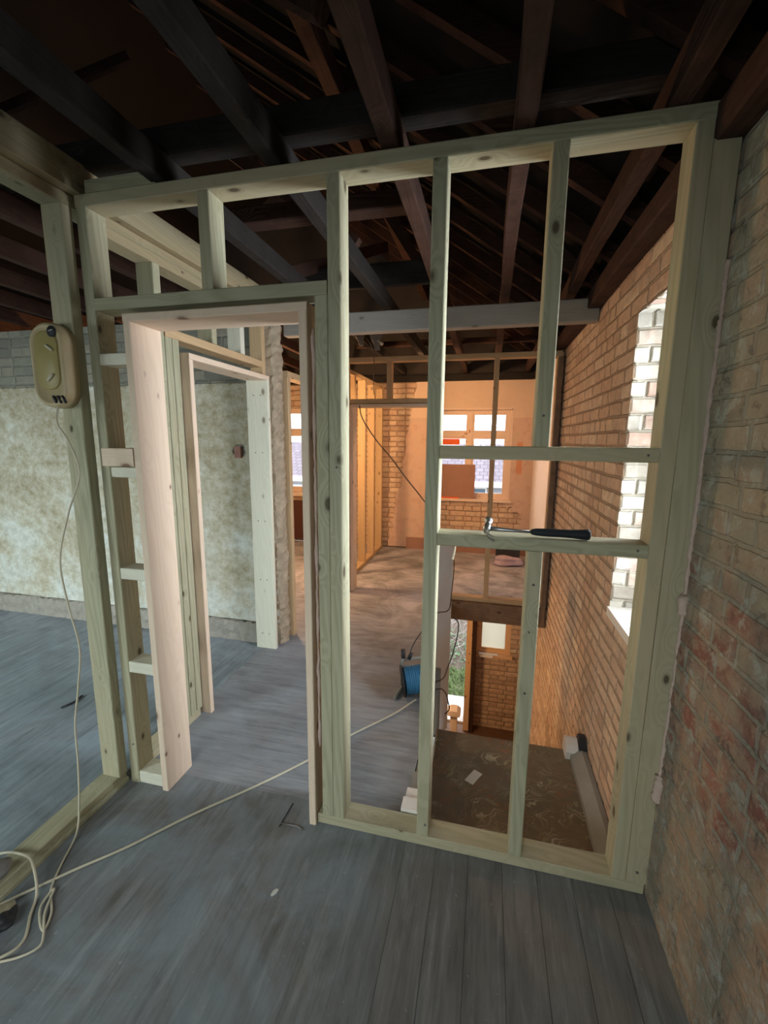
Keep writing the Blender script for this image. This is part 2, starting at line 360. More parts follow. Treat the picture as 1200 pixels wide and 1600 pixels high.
def floormat(name, along, dust_light, base, width=.125, dust=(.25, .295, .33)):
    t = NT(name); p = t.geo(); s = t.sep(p); u = s[0] if along == 1 else s[1]; l = s[1] if along == 1 else s[0]
    k = t.math('DIVIDE', t.math('ADD', u, 10.0), width); idx = t.math('FLOOR', k); fr = t.math('FRACT', k)
    wn = t.new('ShaderNodeTexWhiteNoise', noise_dimensions='1D'); t.L(idx, wn.inputs['W']); r = wn.outputs['Value']
    gap = t.math('MAXIMUM', t.step(fr, .020, .004), t.step(fr, .984, .997))
    cb = t.new('ShaderNodeCombineXYZ'); t.put(cb, 0, t.math('MULTIPLY', u, 9.0)); t.put(cb, 1, t.math('MULTIPLY', l, .8)); t.put(cb, 2, t.math('MULTIPLY', idx, 3.7))
    gr = t.noise(cb.outputs[0], 5, 6, .65, .6)
    c = t.ramp(gr, [(.25, tuple(x*.55 for x in base)), (.5, base), (.75, tuple(min(1, x*1.35) for x in base))])
    c = t.mix(t.math('MULTIPLY', r, .28), c, tuple(x*.6 for x in base))
    dn = t.noise(p, 2.3, 7, .68, .8); dm = t.ramp(dn, [(.36, 0), (.62, 1)])
    cov = t.math('ADD', .25, t.math('MULTIPLY', dust_light(t, s, dn), .62))
    c = t.mix(t.math('MULTIPLY', dm, cov), c, t.mix(t.step(s[1], .6, 2.6), dust, (.60, .57, .65)))  # paler mauve towards the far window carries its daylight in the dust colour
    st = t.ramp(t.noise(t.mapping(p, scale=((14, 1.3, 1) if along == 1 else (1.3, 14, 1))), 1.3, 5, .7, .4), [(.5, 0), (.68, 1)])
    c = t.mix(t.math('MULTIPLY', st, .35), c, tuple(x*.35 for x in base))
    s2 = t.ramp(t.noise(t.mapping(p, scale=((9, 1.1, 1) if along == 1 else (1.1, 9, 1)), rot=(0, 0, .12), loc=(3, 7, 0)), 1.7, 6, .72, .5), [(.52, 0), (.72, 1)])
    c = t.mix(t.math('MULTIPLY', s2, .32), c, (.50, .55, .58))
    sp = t.ramp(t.noise(p, 60, 2, .5), [(.70, 0), (.76, 1)])
    c = t.mix(t.math('MULTIPLY', sp, .3), c, (.55, .55, .52))
    g2 = t.math('MULTIPLY', gap, t.math('SUBTRACT', 1.0, t.math('MULTIPLY', t.math('POWER', cov, .6), t.ramp(dn, [(.3, .70), (.5, 1)])), clamp=True))
    c = t.mix(t.math('MULTIPLY', g2, .6), c, (.05, .048, .046))
    t.color(c); t.rough(t.ramp(dn, [(.3, .55), (.7, .8)])); t.p.inputs['Specular IOR Level'].default_value = .3
    h = t.math('SUBTRACT', t.math('MULTIPLY', gr, .35), t.math('MULTIPLY', g2, 1.2)); t.bump(h, .004, .8)
    return t.m
M['floor_front'] = floormat('floorboards_front', 1, lambda t, s, n: t.step(t.math('ADD', s[0], t.math('MULTIPLY', n, .2)), -.72, -.95), (.185, .175, .165))
M['floor_back'] = floormat('floorboards_back', 0, lambda t, s, n: t.math('ADD', .55, t.math('MULTIPLY', t.step(s[1], 1.0, 3.0), .5)), (.25, .25, .265), .15, (.30, .345, .385))  # cover grows towards the far room to paint in the window daylight
M['floor_left'] = floormat('floorboards_left', 1, lambda t, s, n: t.math('ADD', .95, 0.0), (.22, .245, .27), .14, (.29, .36, .41))  # blue of the cool daylight is put into these board and dust colours
M['hallfloor'] = plain('downstairs_floor', (.16, .09, .055), .6, var=.3, scale=9)
M['plaster_pink'] = plain('bare_pink_plaster', (.86, .80, .82), .9, var=.10, scale=6, bump=.003)
M['plaster'] = plain('plain_plaster', (.42, .42, .36), .9, var=.15, scale=5, bump=.003)
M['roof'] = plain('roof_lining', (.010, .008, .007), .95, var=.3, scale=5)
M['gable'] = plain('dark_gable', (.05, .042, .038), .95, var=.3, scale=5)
M['panel'] = plain('daylit_board', (.66, .76, .86), .7, var=.05, scale=8, bump=.001)  # pale blue of the hall window's daylight is put into this board colour
M['greyboard'] = plain('grey_painted_board', (.30, .30, .28), .8, var=.2, scale=12)
M['foam'] = plain('expanding_foam', (.62, .47, .40), .8, var=.15, scale=50, bump=.006)
M['whitepaint'] = plain('white_paint', (.80, .76, .72), .6, var=.06)
M['black'] = plain('black_rubber', (.02, .024, .03), .55, var=.3, scale=120, bump=.002)
M['steel'] = plain('forged_steel', (.36, .36, .36), .38, 1, var=.1, scale=40, bump=.0006)
M['blue'] = plain('blue_cable', (.05, .19, .36), .45, var=.2, scale=60)
M['beige'] = plain('cream_flex', (.62, .57, .44), .55, var=.08, scale=40, bump=0)
M['darkcable'] = plain('dark_flex', (.05, .055, .06), .5, bump=0)
M['dark'] = plain('dark_plastic', (.035, .035, .04), .5)
M['card'] = plain('paper', (.70, .70, .66), .8, var=.05, bump=0)
M['cardboard'] = plain('cardboard', (.36, .20, .15), .9, var=.12, scale=10)
M['rag'] = plain('grey_rag', (.22, .21, .20), .95, var=.3, scale=25, bump=.01)
M['orange'] = plain('orange_cloth', (.90, .16, .05), .8, var=.08, bump=0)
M['pinkbag'] = plain('pinkish_film', (.50, .38, .46), .35, var=.25, scale=25, bump=.01)
M['string'] = plain('string', (.12, .10, .09), .9, bump=0)
M['mortar'] = plain('rough_mortar', (.36, .33, .29), .95, var=.35, scale=22, bump=.012)
M['brown'] = plain('brown_paint', (.10, .04, .03), .6, var=.2)
M['slab'] = plain('pale_concrete', (.66, .63, .60), .9, var=.08, scale=6)
M['soil'] = plain('garden_soil', (.20, .16, .13), .95, var=.4, scale=3, bump=.03)
M['grass'] = plain('grass_blades', (.19, .26, .11), .8, var=.5, scale=4, bump=0)
M['twig'] = plain('bare_twigs', (.46, .42, .39), .9, var=.4, scale=4, bump=0)
M['render'] = plain('white_render', (.33, .34, .36), .9, var=.04, scale=1)
M['darkglass'] = plain('house_glass', (.10, .14, .18), .15, var=.1, scale=1, bump=0)
M['caseplastic'] = plain('cream_plastic', (.50, .40, .24), .35, var=.18, scale=9, bump=.0015)
M['caseinset'] = plain('ochre_plastic', (.36, .29, .12), .4, var=.2, scale=9, bump=.0015)
t = NT('roof_tiles'); b = t.new('ShaderNodeTexBrick'); t.L(t.uv(), b.inputs['Vector']); b.inputs['Scale'].default_value = 1
b.inputs['Brick Width'].default_value = .3; b.inputs['Row Height'].default_value = .28; b.inputs['Mortar Size'].default_value = .02
b.inputs['Color1'].default_value = (.15, .128, .15, 1); b.inputs['Color2'].default_value = (.20, .17, .20, 1); b.inputs['Mortar'].default_value = (.10, .085, .10, 1)
t.color(b.outputs['Color']); M['tiles'] = t.m
t = NT('window_glass'); g = t.new('ShaderNodeBsdfGlossy'); g.inputs['Roughness'].default_value = .02; tr = t.new('ShaderNodeBsdfTransparent')
fr = t.new('ShaderNodeFresnel'); fr.inputs[0].default_value = 1.45; mx = t.new('ShaderNodeMixShader')
t.L(fr.outputs[0], mx.inputs[0]); t.L(tr.outputs[0], mx.inputs[1]); t.L(g.outputs[0], mx.inputs[2]); t.L(mx.outputs[0], t.out.inputs['Surface']); M['glass'] = t.m
# obscured pane downstairs: frosted translucent glass
t = NT('frosted_glass'); tl = t.new('ShaderNodeBsdfTranslucent'); tl.inputs[0].default_value = (.50, .46, .37, 1); tr = t.new('ShaderNodeBsdfTransparent'); mx = t.new('ShaderNodeMixShader'); mx.inputs[0].default_value = .72
t.L(tr.outputs[0], mx.inputs[1]); t.L(tl.outputs[0], mx.inputs[2]); t.L(mx.outputs[0], t.out.inputs['Surface']); M['frost'] = t.m
# patterned carpet
t = NT('patterned_carpet'); p = t.geo(); d = t.vmath('ADD', p, t.vscale(t.noise(p, 7, 3, color=True), .16))
w = t.new('ShaderNodeTexWave', wave_type='RINGS', rings_direction='SPHERICAL'); t.L(t.mapping(d, scale=(1, 1, .001)), w.inputs['Vector']); w.inputs['Scale'].default_value = 4.5; w.inputs['Distortion'].default_value = 14; w.inputs['Detail'].default_value = 2; w.inputs['Detail Scale'].default_value = 1.6
leaf = t.ramp(w.outputs['Fac'], [(.50, 0), (.62, 1), (.82, 1), (.92, 0)])
zone = t.ramp(t.noise(p, 5, 2), [(.44, 0), (.54, 1)])
c = t.mix(t.math('MULTIPLY', t.noise(p, 9, 5), .8), (.15, .125, .09), (.27, .225, .16))
c = t.mix(t.math('MULTIPLY', leaf, t.math('ADD', .35, t.math('MULTIPLY', zone, .6))), c, t.ramp(t.noise(p, 7, 2), [(.4, (.30, .15, .09)), (.55, (.28, .29, .19)), (.68, (.50, .46, .34))]))
c = t.mix(t.math('MULTIPLY', t.ramp(t.noise(p, 14, 6, .7), [(.5, 0), (.7, 1)]), .30), c, (.36, .33, .29))
t.color(c); t.bump(t.noise(p, 300, 2), .004); M['carpet'] = t.m

# ------------------------------------------------------------------ the structure
YB = 4.75
# right-hand brick wall with window opening
WY0, WY1, WZ0, WZ1 = .12, .77, .78, 2.165
Y0 = -2.6; Z0 = -2.75
dense_wall('wall_right', [
    ((0, Y0, -.25), (0, 1, 0), (0, 0, 1), 2.0, 2.70, .0125, [], True, (Y0, -.25)),
    ((0, -.6, -.25), (0, 1, 0), (0, 0, 1), 3.45, 2.70, .0125, [(WY0+.6, WY1+.6, WZ0+.25, WZ1+.25)], True, (-.6, -.25)),
    ((0, .9, Z0), (0, 1, 0), (0, 0, 1), YB-.9, 2.5, .02, [], True, (.9, Z0)),
    ], M['brick_right'],
    backing=[(.02, .26, Y0, WY0-.02, -.3, 2.5), (.02, .26, WY1+.02, YB, -.3, 2.5), (.02, .26, WY0-.02, WY1+.02, -.3, WZ0-.02), (.02, .26, WY0-.02, WY1+.02, WZ1+.02, 2.5), (.012, .26, .6, YB, Z0, -.3)])
dense_wall('trim_hall_window_reveal', [
    ((0, WY1, WZ0), (1, 0, 0), (0, 0, 1), .2, WZ1-WZ0, .0125, [], False, (0, WZ0)),
    ((0, WY0, WZ0), (1, 0, 0), (0, 0, 1), .2, WZ1-WZ0, .0125, [], True, (0, WZ0)),
    ((0, WY0, WZ1), (1, 0, 0), (0, 1, 0), .2, WY1-WY0, .0125, [], True, (0, 0))], M['brick_reveal'])
MB().box(-.012, .22, WY0, WY1, WZ0-.03, WZ0+.012).build('trim_hall_window_sill', M['whitepaint'])['kind'] = 'structure'
# back wall, upper floor and lower floor
BW = (-1.42, -.33, .78, 2.03); SW = (-4.4, -3.1, .78, 2.06)
dense_wall('wall_back', [((-6.5, YB, 0), (1, 0, 0), (0, 0, 1), 6.5, 2.42, .0166,
    [(BW[0]+6.5, BW[1]+6.5, BW[2], BW[3]), (SW[0]+6.5, SW[1]+6.5, SW[2], SW[3])], False, (-6.5, 0))], M['brick_back'],
    backing=[(-6.5, SW[0], YB+.03, YB+.26, 0, 2.5), (SW[1], BW[0], YB+.03, YB+.26, 0, 2.5), (BW[1], .3, YB+.03, YB+.26, 0, 2.5),
             (SW[0], SW[1], YB+.03, YB+.26, 0, SW[2]), (BW[0], BW[1], YB+.03, YB+.26, 0, BW[2]), (SW[0], SW[1], YB+.03, YB+.26, SW[3], 2.5), (BW[0], BW[1], YB+.03, YB+.26, BW[3], 2.5)])
GD = (-1.25, -.80, -2.75, -.55); LW = (-.66, -.165, -1.54, -.5)
dense_wall('wall_back_downstairs', [((-3.2, YB, Z0), (1, 0, 0), (0, 0, 1), 3.2, 2.75, .02,
    [(GD[0]+3.2, GD[1]+3.2, -.01, GD[3]-Z0), (LW[0]+3.2, LW[1]+3.2, LW[2]-Z0, LW[3]-Z0)], False, (-3.2, Z0))], M['brick_low'],
    backing=[(-3.2, GD[0], YB+.03, YB+.2, Z0, 0), (GD[1], LW[0], YB+.03, YB+.2, Z0, 0), (LW[1], .3, YB+.03, YB+.2, Z0, 0), (LW[0], LW[1], YB+.03, YB+.2, Z0, LW[2]), (GD[0], .3, YB+.03, YB+.2, GD[3]+.05, 0)])
# cross wall of the left-hand room
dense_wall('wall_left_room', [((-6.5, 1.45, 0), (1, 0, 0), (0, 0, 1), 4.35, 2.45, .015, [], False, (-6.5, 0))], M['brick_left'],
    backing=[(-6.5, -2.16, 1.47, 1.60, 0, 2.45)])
def struct(name, mat, *boxes):
    b = MB()
    for x in boxes: b.box(*x)
    o = b.build(name, mat); o['kind'] = 'structure'; return o
struct('wall_front', M['plaster'], (-6.5, .0, -3.1, -3.0, 0, 2.5))
struct('wall_left', M['plaster'], (-6.6, -6.5, -3.1, 5.0, 0, 2.5))
struct('wall_right_front', M['plaster'], (0.012, .26, -3.1, Y0, -.2, 2.5))
struct('wall_right_plaster', M['plaster_pink'], (-.016, .02, 2.93, YB, 0, 2.42))
struct('wall_left_downstairs', M['plaster'], (-3.3, -3.2, .9, 5.0, Z0, -.2))
struct('wall_front_downstairs', M['plaster'], (-3.2, -.93, .8, .9, Z0, -.2))
struct('floor', M['floor_front'], (-2.26, 0, -3.0, .095, -.2, 0))
struct('floor_hall', M['floor_back'], (-2.26, -.90, .095, 1.0, -.2, 0), (-2.26, -1.0, 1.0, 2.79, -.2, 0), (-2.26, 0, 2.79, YB, -.2, 0))
struct('floor_left_room', M['floor_left'], (-6.5, -2.26, -3.0, 1.5, -.2, 0))
struct('floor_side_room', M['floor_back'], (-6.5, -2.26, 1.5, YB, -.2, 0))
struct('floor_downstairs', M['hallfloor'], (-3.2, .0, .9, YB+.2, Z0-.1, Z0))
# roof: two slopes and gables
P = .7; RX = -3.6; RZ = 2.52-P*RX
rf = MB()
for y0, y1 in ((-3.2, 5.1),):
    rf.prism([(.35, 2.64-.35*P), (RX, RZ+.12), (-7.4, 2.64-.35*P+.05), (-7.4, 2.9), (RX, RZ+.4), (.35, 2.75)], 1, y0, y1)
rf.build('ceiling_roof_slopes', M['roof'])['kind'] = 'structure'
g = MB(); g.prism([(.3, 2.44), (-6.6, 2.44), (-6.6, 2.6), (RX, RZ+.3), (.3, 2.6)], 1, YB+.02, YB+.2); g.prism([(.3, 2.44), (-6.6, 2.44), (-6.6, 2.6), (RX, RZ+.3), (.3, 2.6)], 1, -3.2, -3.02)
g.build('wall_gables', M['gable'])['kind'] = 'structure'
struct('trim_eaves', M['gable'], (.02, .36, -3.1, 5.0, 2.40, 2.62), (-7.0, -6.5, -3.1, 5.0, 2.40, 2.62))
# rough masonry strip where the skirting was removed
sk = MB()
vs = []; nn = 170
for i in range(nn+1):
    x = -6.5+4.33*i/nn
    for (y, z) in ((1.418, 0), (1.422, .045), (1.416, .09), (1.422, .128), (1.43, .155), (1.46, .16)): vs.append((x, y+random.uniform(-.005, .006), z+(random.uniform(-.011, .011) if z else 0)))
sk.add(vs, [(i*6+k, (i+1)*6+k, (i+1)*6+k+1, i*6+k+1) for i in range(nn) for k in range(5)])
sk.build('baseboard_left', M['mortar'])['kind'] = 'structure'
struct('baseboard_back', M['cardboard'], (-1.75, -.02, YB-.035, YB+.01, 0, .17))

# windows
def casement(n, x0, x1, z0, z1, y, mull, trans, kind='winframe', glass='glass', d=.06):
    """wooden window: outer frame with mullions (x list) and transom z, sash frames and panes"""
    r = MB().box(x0, x1, y, y+d, z0, z0+.05).box(x0, x1, y, y+d, z1-.05, z1).box(x0, x0+.05, y, y+d, z0+.05, z1-.05).box(x1-.05, x1, y, y+d, z0+.05, z1-.05)
    o = r.build(n, TMAT(kind, 0)); o['kind'] = 'structure'
    for m in mull: board('mullion', kind, m-.03, m+.03, y, y+d, z0+.05, z1-.05, o)
    xs = [x0+.05]+[v for m in mull for v in (m-.03, m+.03)]+[x1-.05]
    for i in range(0, len(xs), 2):
        zs = [z0+.05, z1-.05]
        if trans: board('transom', kind, xs[i], xs[i+1], y, y+d, trans-.03, trans+.03, o); zs = [z0+.05, trans-.03, trans+.03, z1-.05]
        for j in range(0, len(zs), 2):
            a, b, c, e = xs[i], xs[i+1], zs[j], zs[j+1]; w = .028
            f = MB().box(a, b, y+.01, y+d-.01, c, c+w).box(a, b, y+.01, y+d-.01, e-w, e).box(a, a+w, y+.01, y+d-.01, c+w, e-w).box(b-w, b, y+.01, y+d-.01, c+w, e-w)
            fo = f.build('sash', TMAT(kind, 2), o)
            MB().box(a+w, b-w, y+d*.5-.002, y+d*.5+.002, c+w, e-w).build('pane', M[glass], fo)
    return o
w2 = casement('window_2', BW[0], BW[1], BW[2], BW[3], YB+.07, [-.88], 1.68)
board('window_board', 'winframe', BW[0]-.03, BW[1]+.05, YB-.05, YB+.08, BW[2]-.035, BW[2]+.002, w2)
a = MB().box(BW[0]-.02, BW[1]+.02, YB-.012, YB+.1, BW[3]-.012, BW[3]+.015).box(BW[1]-.008, BW[1]+.018, YB-.012, YB+.1, BW[2], BW[3]).box(BW[0]-.018, BW[0]+.008, YB-.012, YB+.1, BW[2], BW[3]).build('window_frame', TMAT('winframe', 0), w2)
w3 = casement('window_3', SW[0], SW[1], SW[2], SW[3], YB+.07, [-3.85], 1.70)
board('window_board', 'winframe', SW[0]-.03, SW[1]+.05, YB-.05, YB+.08, SW[2]-.06, SW[2]+.002, w3)
w4 = casement('window_4', LW[0], LW[1], LW[2], LW[3], YB+.02, [], None, 'doorwood', 'frost')
board('window_board', 'doorwood', LW[0]-.02, LW[1]+.03, YB-.05, YB+.03, LW[2]-.04, LW[2], w4)
# window 1 in the right wall (set in the outer face)
w1 = MB().box(.2, .25, WY0, WY1, WZ0, WZ0+.05).box(.2, .25, WY0, WY1, WZ1-.05, WZ1).box(.2, .25, WY0, WY0+.05, WZ0+.05, WZ1-.05).box(.2, .25, WY1-.05, WY1, WZ0+.05, WZ1-.05).build('window_1', M['whitepaint']); w1['kind'] = 'structure'
MB().box(.223, .227, WY0+.05, WY1-.05, WZ0+.05, WZ1-.05).build('pane', M['glass'], w1)
MB().box(.2, .25, WY0+.05, WY1-.05, 1.7, 1.74).build('transom', M['whitepaint'], w1)
# garden door frame downstairs
d1 = MB().box(-.80, -.72, YB-.16, YB+.12, Z0, -.5).box(GD[0]-.05, GD[0]+.02, YB-.1, YB+.12, Z0, -.5).box(GD[0], -.8, YB-.1, YB+.12, GD[3]-.02, GD[3]+.06).build('door_1', TMAT('doorwood', 2)); d1['kind'] = 'structure'
board('door_stop', 'old', -.72, -.655, YB-.2, YB-.0, Z0, -.5, d1)
MB().box(GD[0], -.8, YB, YB+.22, Z0-.04, Z0+.03).build('threshold', M['slab'], d1)

# ------------------------------------------------------------------ staircase
st = empty('staircase', (-.45, 1, -.2), 'carpeted staircase going down beside the orange brick wall behind the stud wall', 'stairs')
MB().timber(-.86, -.002, .10, 1.0, -.24, -.2, .012).build('landing', M['carpet'], st)
for k in range(12):
    z = -.2-.2125*k; y = .97+.215*k
    MB().box(-.86, -.002, y, y+.24, z-.2125-.03, z-.2125).box(-.86, -.002, y, y+.02, z-.2125, z-.03).build('step', M['carpet'] if k < 6 else M['hallfloor'], st)
MB().prism([(.97, -.24), (1.0, -.24), (3.6, -2.75), (3.3, -2.75)], 0, -.89, -.862).build('string', M['greyboard'], st)
nw = board('newel_post', 'pine', -.925, -.84, 3.46, 3.545, Z0, -1.76, st)
MB().prism([(-.955, -1.76), (-.81, -1.76), (-.80, -1.72), (-.845, -1.69), (-.92, -1.69), (-.965, -1.72)], 1, 3.43, 3.575).build('newel_cap', TMAT('pine', 0), nw)
MB().box(-.895, -.872, .09, .99, -.2, -.001).box(-1.0, -.985, 1.0, 2.79, -.24, -.002).box(-1.0, -.898, .985, 1.0, -.24, -.002).build('trim_stair_opening', M['greyboard'])['kind'] = 'structure'
o = MB().box(-.985, -.872, 1.30, 1.325, -.75, .03).tube([(-.985, 1.3125, .03), (-.872, 1.3125, .03)], .0125, 10).build('stair_apron', M['greyboard'])
tag(o, 'short grey rounded board standing at the left edge of the stair opening', 'board')
o = MB().prism([(-.985, 1.90), (-.975, 1.885), (-.865, 2.04), (-.875, 2.055)], 2, -.93, .86).build('plasterboard_sheet', M['panel'])
tag(o, 'pale blue upright board lining the left side of the stair opening', 'plasterboard')
sk = empty('stair_skirting', (-.05, .7, -.2), 'old grey skirting board lying along the brick wall beside the patterned carpet', 'skirting board')
MB().prism([(-.085, -.2), (-.004, -.2), (-.004, -.13), (-.03, -.125), (-.085, -.165)], 1, .12, .94).build('board', M['greyboard'], sk)
b_ = MB(); pts = [(.92, -.2), (1.02, -.2), (1.02, -.14), (1.0, -.105), (.97, -.095), (.93, -.115), (.91, -.15)]
b_.prism(pts, 0, -.11, -.045).build('end_block', M['whitepaint'], sk)
b_ = MB(); b_.prism([(a, b) for a, b in [(.91, -.2), (1.02, -.2), (1.02, -.12), (.99, -.075), (.95, -.07), (.91, -.11)]], 0, -.04, -.004).build('dark_end', M['dark'], sk)
board('o', 'oldgrey', 0, 1, 0, .1, 0, .1)
bpy.data.objects.remove(bpy.data.objects['o'])
o = board('stair_trimmer', 'oldlight', -.93, -.0, 2.72, 2.79, -.19, -.002)
tag(o, 'dark rough trimmer joist across the far end of the stair opening', 'joist')

# ------------------------------------------------------------------ front stud partition
T = 'treated'
sp = empty('stud_partition', (-1.1, .047, 0), 'pale green timber stud wall frame across the room with door opening and hammer resting on it', 'stud wall')
D0, D1 = 0, .092
for x0, z0, z1 in ((-2.19, 0, 2.455), (-1.665, 2.132, 2.455), (-1.182, .045, 2.455), (-.832, .045, 2.455), (-.483, 1.583, 2.455), (-.478, .045, 1.235), (-.118, .045, 2.455)):
    board('stud', T, x0, x0+.047, D0, D1, z0, z1, sp)
board('stud', T, -.0705, -.004, D0, D1-.004, .045, 2.455, sp)
board('jack_stud', T, -1.230, -1.183, D0+.001, D1, .045, 2.085, sp)
board('header', T, -2.142, -1.183, D0-.003, D1, 2.086, 2.131, sp)
board('top_plate', T, -2.19, -.003, D0-.001, D1, 2.456, 2.5, sp)
board('bottom_plate', T, -1.25, -.012, D0, D1, 0.001, .045, sp)
board('bottom_plate', 'whitewood', -2.142, -2.012, D0+.002, D1, .001, .06, sp)
board('noggin', T, -.784, -.119, D0-.002, D1-.01, 1.538, 1.582, sp)
board('noggin', T, -.784, -.119, D0-.002, D1-.002, 1.236, 1.279, sp)
MB().prism([(-2.14, 2.501), (-1.83, 2.501), (-1.89, 2.545), (-2.14, 2.545)], 1, .002, .09).build('offcut', TMAT(T, 0), sp)
for (xa, ya, za, zb, k) in ((-2.142, .0, 1.882, 1.926, 'whitewood'), (-2.165, -.014, 1.482, 1.556, 'pine'), (-2.142, .004, 1.436, 1.478, 'whitewood'), (-2.142, .002, .995, 1.045, 'whitewood'), (-2.142, .0, .560, .612, 'whitewood')):
    board('packer', k, xa, -2.0125, ya, .085, za, zb, sp)
# nail heads on the frame
for (x, z) in ((-.15, 1.56), (-.15, 1.26), (-.46, .95), (-.46, .72), (-.455, 1.12), (-.46, 1.68), (-.04, .09), (-.80, .10), (-2.16, .2), (-1.155, 1.5)):
    MB().tube([(x, -.0045, z), (x, .0005, z)], .0038, 10).build('nail_head', M['steel'], sp)
# door lining in the partition
dl = empty('door_lining', (-1.64, .07, 0), 'new pinkish pine door lining in the opening of the front stud wall', 'door frame')
board('jamb', 'pine', -2.010, -1.978, -.012, .155, .0, 2.036, dl)
board('jamb', 'pine', -1.284, -1.254, -.015, .155, .0, 2.036, dl)
board('head', 'pine', -2.010, -1.254, -.012, .155, 2.036, 2.066, dl)
fm = MB(); pts = [(-1.243+random.uniform(-.002, .002), .016+random.uniform(-.003, .003), z) for z in np.linspace(.35, 1.98, 60)]
fm.tube(pts, [.006+.004*math.sin(i*.7)*random.random() for i in range(60)], 8); o = fm.build('foam_bead', M['foam'])
tag(o, 'pink foam line filling the gap beside the right door jamb', 'foam')
def foam(pts, r, label, n=150, jit=.004):
    P = [Vector(p) for p in pts]; q = []; rr = []
    for i in range(n):
        s = i/(n-1)*(len(P)-1); k = min(int(s), len(P)-2); p = P[k].lerp(P[k+1], s-k); q.append(p+Vector((random.uniform(-1, 1)*.0015, random.uniform(-1, 1)*jit*.5, 0))); rr.append(r*(1+.22*math.sin(i*.9+random.random())+random.uniform(-.15, .3)))
    o = MB().tube(q, rr, 8).build('foam_bead', M['foam']); return tag(o, label, 'foam')
foam([(-.006, -.002, .46), (-.003, -.004, .9), (-.002, -.003, 1.3), (-.002, -.001, 1.8), (-.002, .0, 2.1)], .0065, 'pink foam bead sealing the corner stud to the near brick wall', 150, .007)
foam([(-.006, -.012, 1.07), (-.010, -.014, 1.10), (-.008, -.008, 1.13)], .013, 'lump of pink foam where the corner stud meets the red bricks', 12)
foam([(-.014, -.012, .40), (-.012, -.014, .44), (-.010, -.01, .49)], .014, 'lump of pink foam low on the corner stud near the floor', 14)

# ------------------------------------------------------------------ left partition (near part)
lp = empty('left_partition', (-2.25, -1, 0), 'pale green timber frame on the left with a post, sole plate and double head beam', 'stud wall')
board('post', T, -2.300, -2.205, -.047, -.001, .051, 2.455, lp, wob=.002)
board('sole_plate', T, -2.312, -2.214, -2.2, -.002, .004, .05, lp)
MB().timber(-2.216, -2.200, -2.2, -.002, .0, .022).build('packing_strip', TMAT(T, 1), lp)
board('head_plate', 'treated_brown', -2.300, -2.205, -2.4, 1.44, 2.456, 2.5, lp)
board('lower_head_plate', 'treated_brown', -2.285, -2.19, .095, 1.44, 2.41, 2.454, lp)
board('head_beam', 'treated_brown', -2.215, -2.165, -2.4, 1.44, 2.502, 2.615, lp)
board('post', T, -2.300, -2.205, -2.2, -2.153, .051, 2.455, lp)
# left partition behind the front stud wall, around the second doorway
mp = empty('side_partition', (-2.23, .5, 0), 'timber stud wall running away behind the front stud wall with a second door opening', 'stud wall')
for y0, z0, z1, kk in ((.385, .045, 2.409, T), (.436, .045, 2.09, T), (.487, .045, 2.09, T), (1.388, .045, 2.409, 'frame'), (.82, 2.137, 2.409, T), (1.12, 2.137, 2.409, 'whitewood')):
    board('stud', kk, -2.285, -2.19, y0, y0+.047, z0, z1, mp)
board('sole_plate', T, -2.285, -2.188, .095, .51, .001, .045, mp)
board('header', 'frame', -2.285, -2.188, .436, 1.387, 2.091, 2.136, mp)
l2 = empty('door_lining', (-2.22, .95, 0), 'new pale pine door lining in the left side wall seen through the first doorway', 'door frame')
board('jamb', 'pine', -2.305, -2.14, .540, .572, 0, 2.0, l2)
board('jamb', 'whitewood', -2.305, -2.14, 1.355, 1.386, 0, 2.0, l2)
board('head', 'pine', -2.305, -2.14, .540, 1.386, 2.0, 2.032, l2)
for k, (jx, jy, par) in enumerate(((-2.225, 1.3535, l2),)):
    for z in (.12, .55, 1.0, 1.5, 1.9):
        for dx in (-.025, .03): MB().tube([(jx+dx, jy, z), (jx+dx, jy+.003, z)], .004, 8).build('screw_head', M['dark'], par)
# broken brick pier between the two doorways
pr = MB(); n = 90
vs = []; fs = []
for i in range(n+1):
    z = 2.40*i/n
    for (x, y) in ((-2.20, 1.44), (-2.152, 1.445), (-2.125, 1.47), (-2.118, 1.52), (-2.13, 1.575), (-2.20, 1.60)):
        j = 0 if x < -2.19 else .011; vs.append((x+random.uniform(-j, j), y+random.uniform(-j, j)*.7, z))
for i in range(n):
    for k in range(6): a = i*6+k; b = i*6+(k+1) % 6; fs.append((a, b, b+6, a+6))
pr.add(vs, fs+[tuple(range(6)), tuple(range(n*6, n*6+6))]); o = pr.build('wall_pier_left', plain('broken_masonry', (.42, .34, .25), .95, var=.45, scale=16, bump=.02)); o['kind'] = 'structure'
fp = empty('far_side_partition', (-2.15, 3, 0), 'yellow-lit timber stud wall on the left beyond the broken brick pier', 'stud wall')
board('stud', 'frame', -2.2, -2.105, 1.605, 1.652, 0.001, 2.05, fp)
board('header', 'frame', -2.2, -2.105, 1.605, 2.70, 2.052, 2.10, fp)
for y0 in (2.70, 3.30, 3.72, 4.16, 4.60): board('stud', 'frame', -2.2, -2.105, y0, y0+.047, .046 if y0 > 2.8 else 0, 2.30, fp)
board('sole_plate', 'frame', -2.2, -2.105, 2.93, 4.70, .001, .045, fp)
board('head_plate', 'frame', -2.2, -2.105, 2.70, 4.70, 2.301, 2.345, fp)

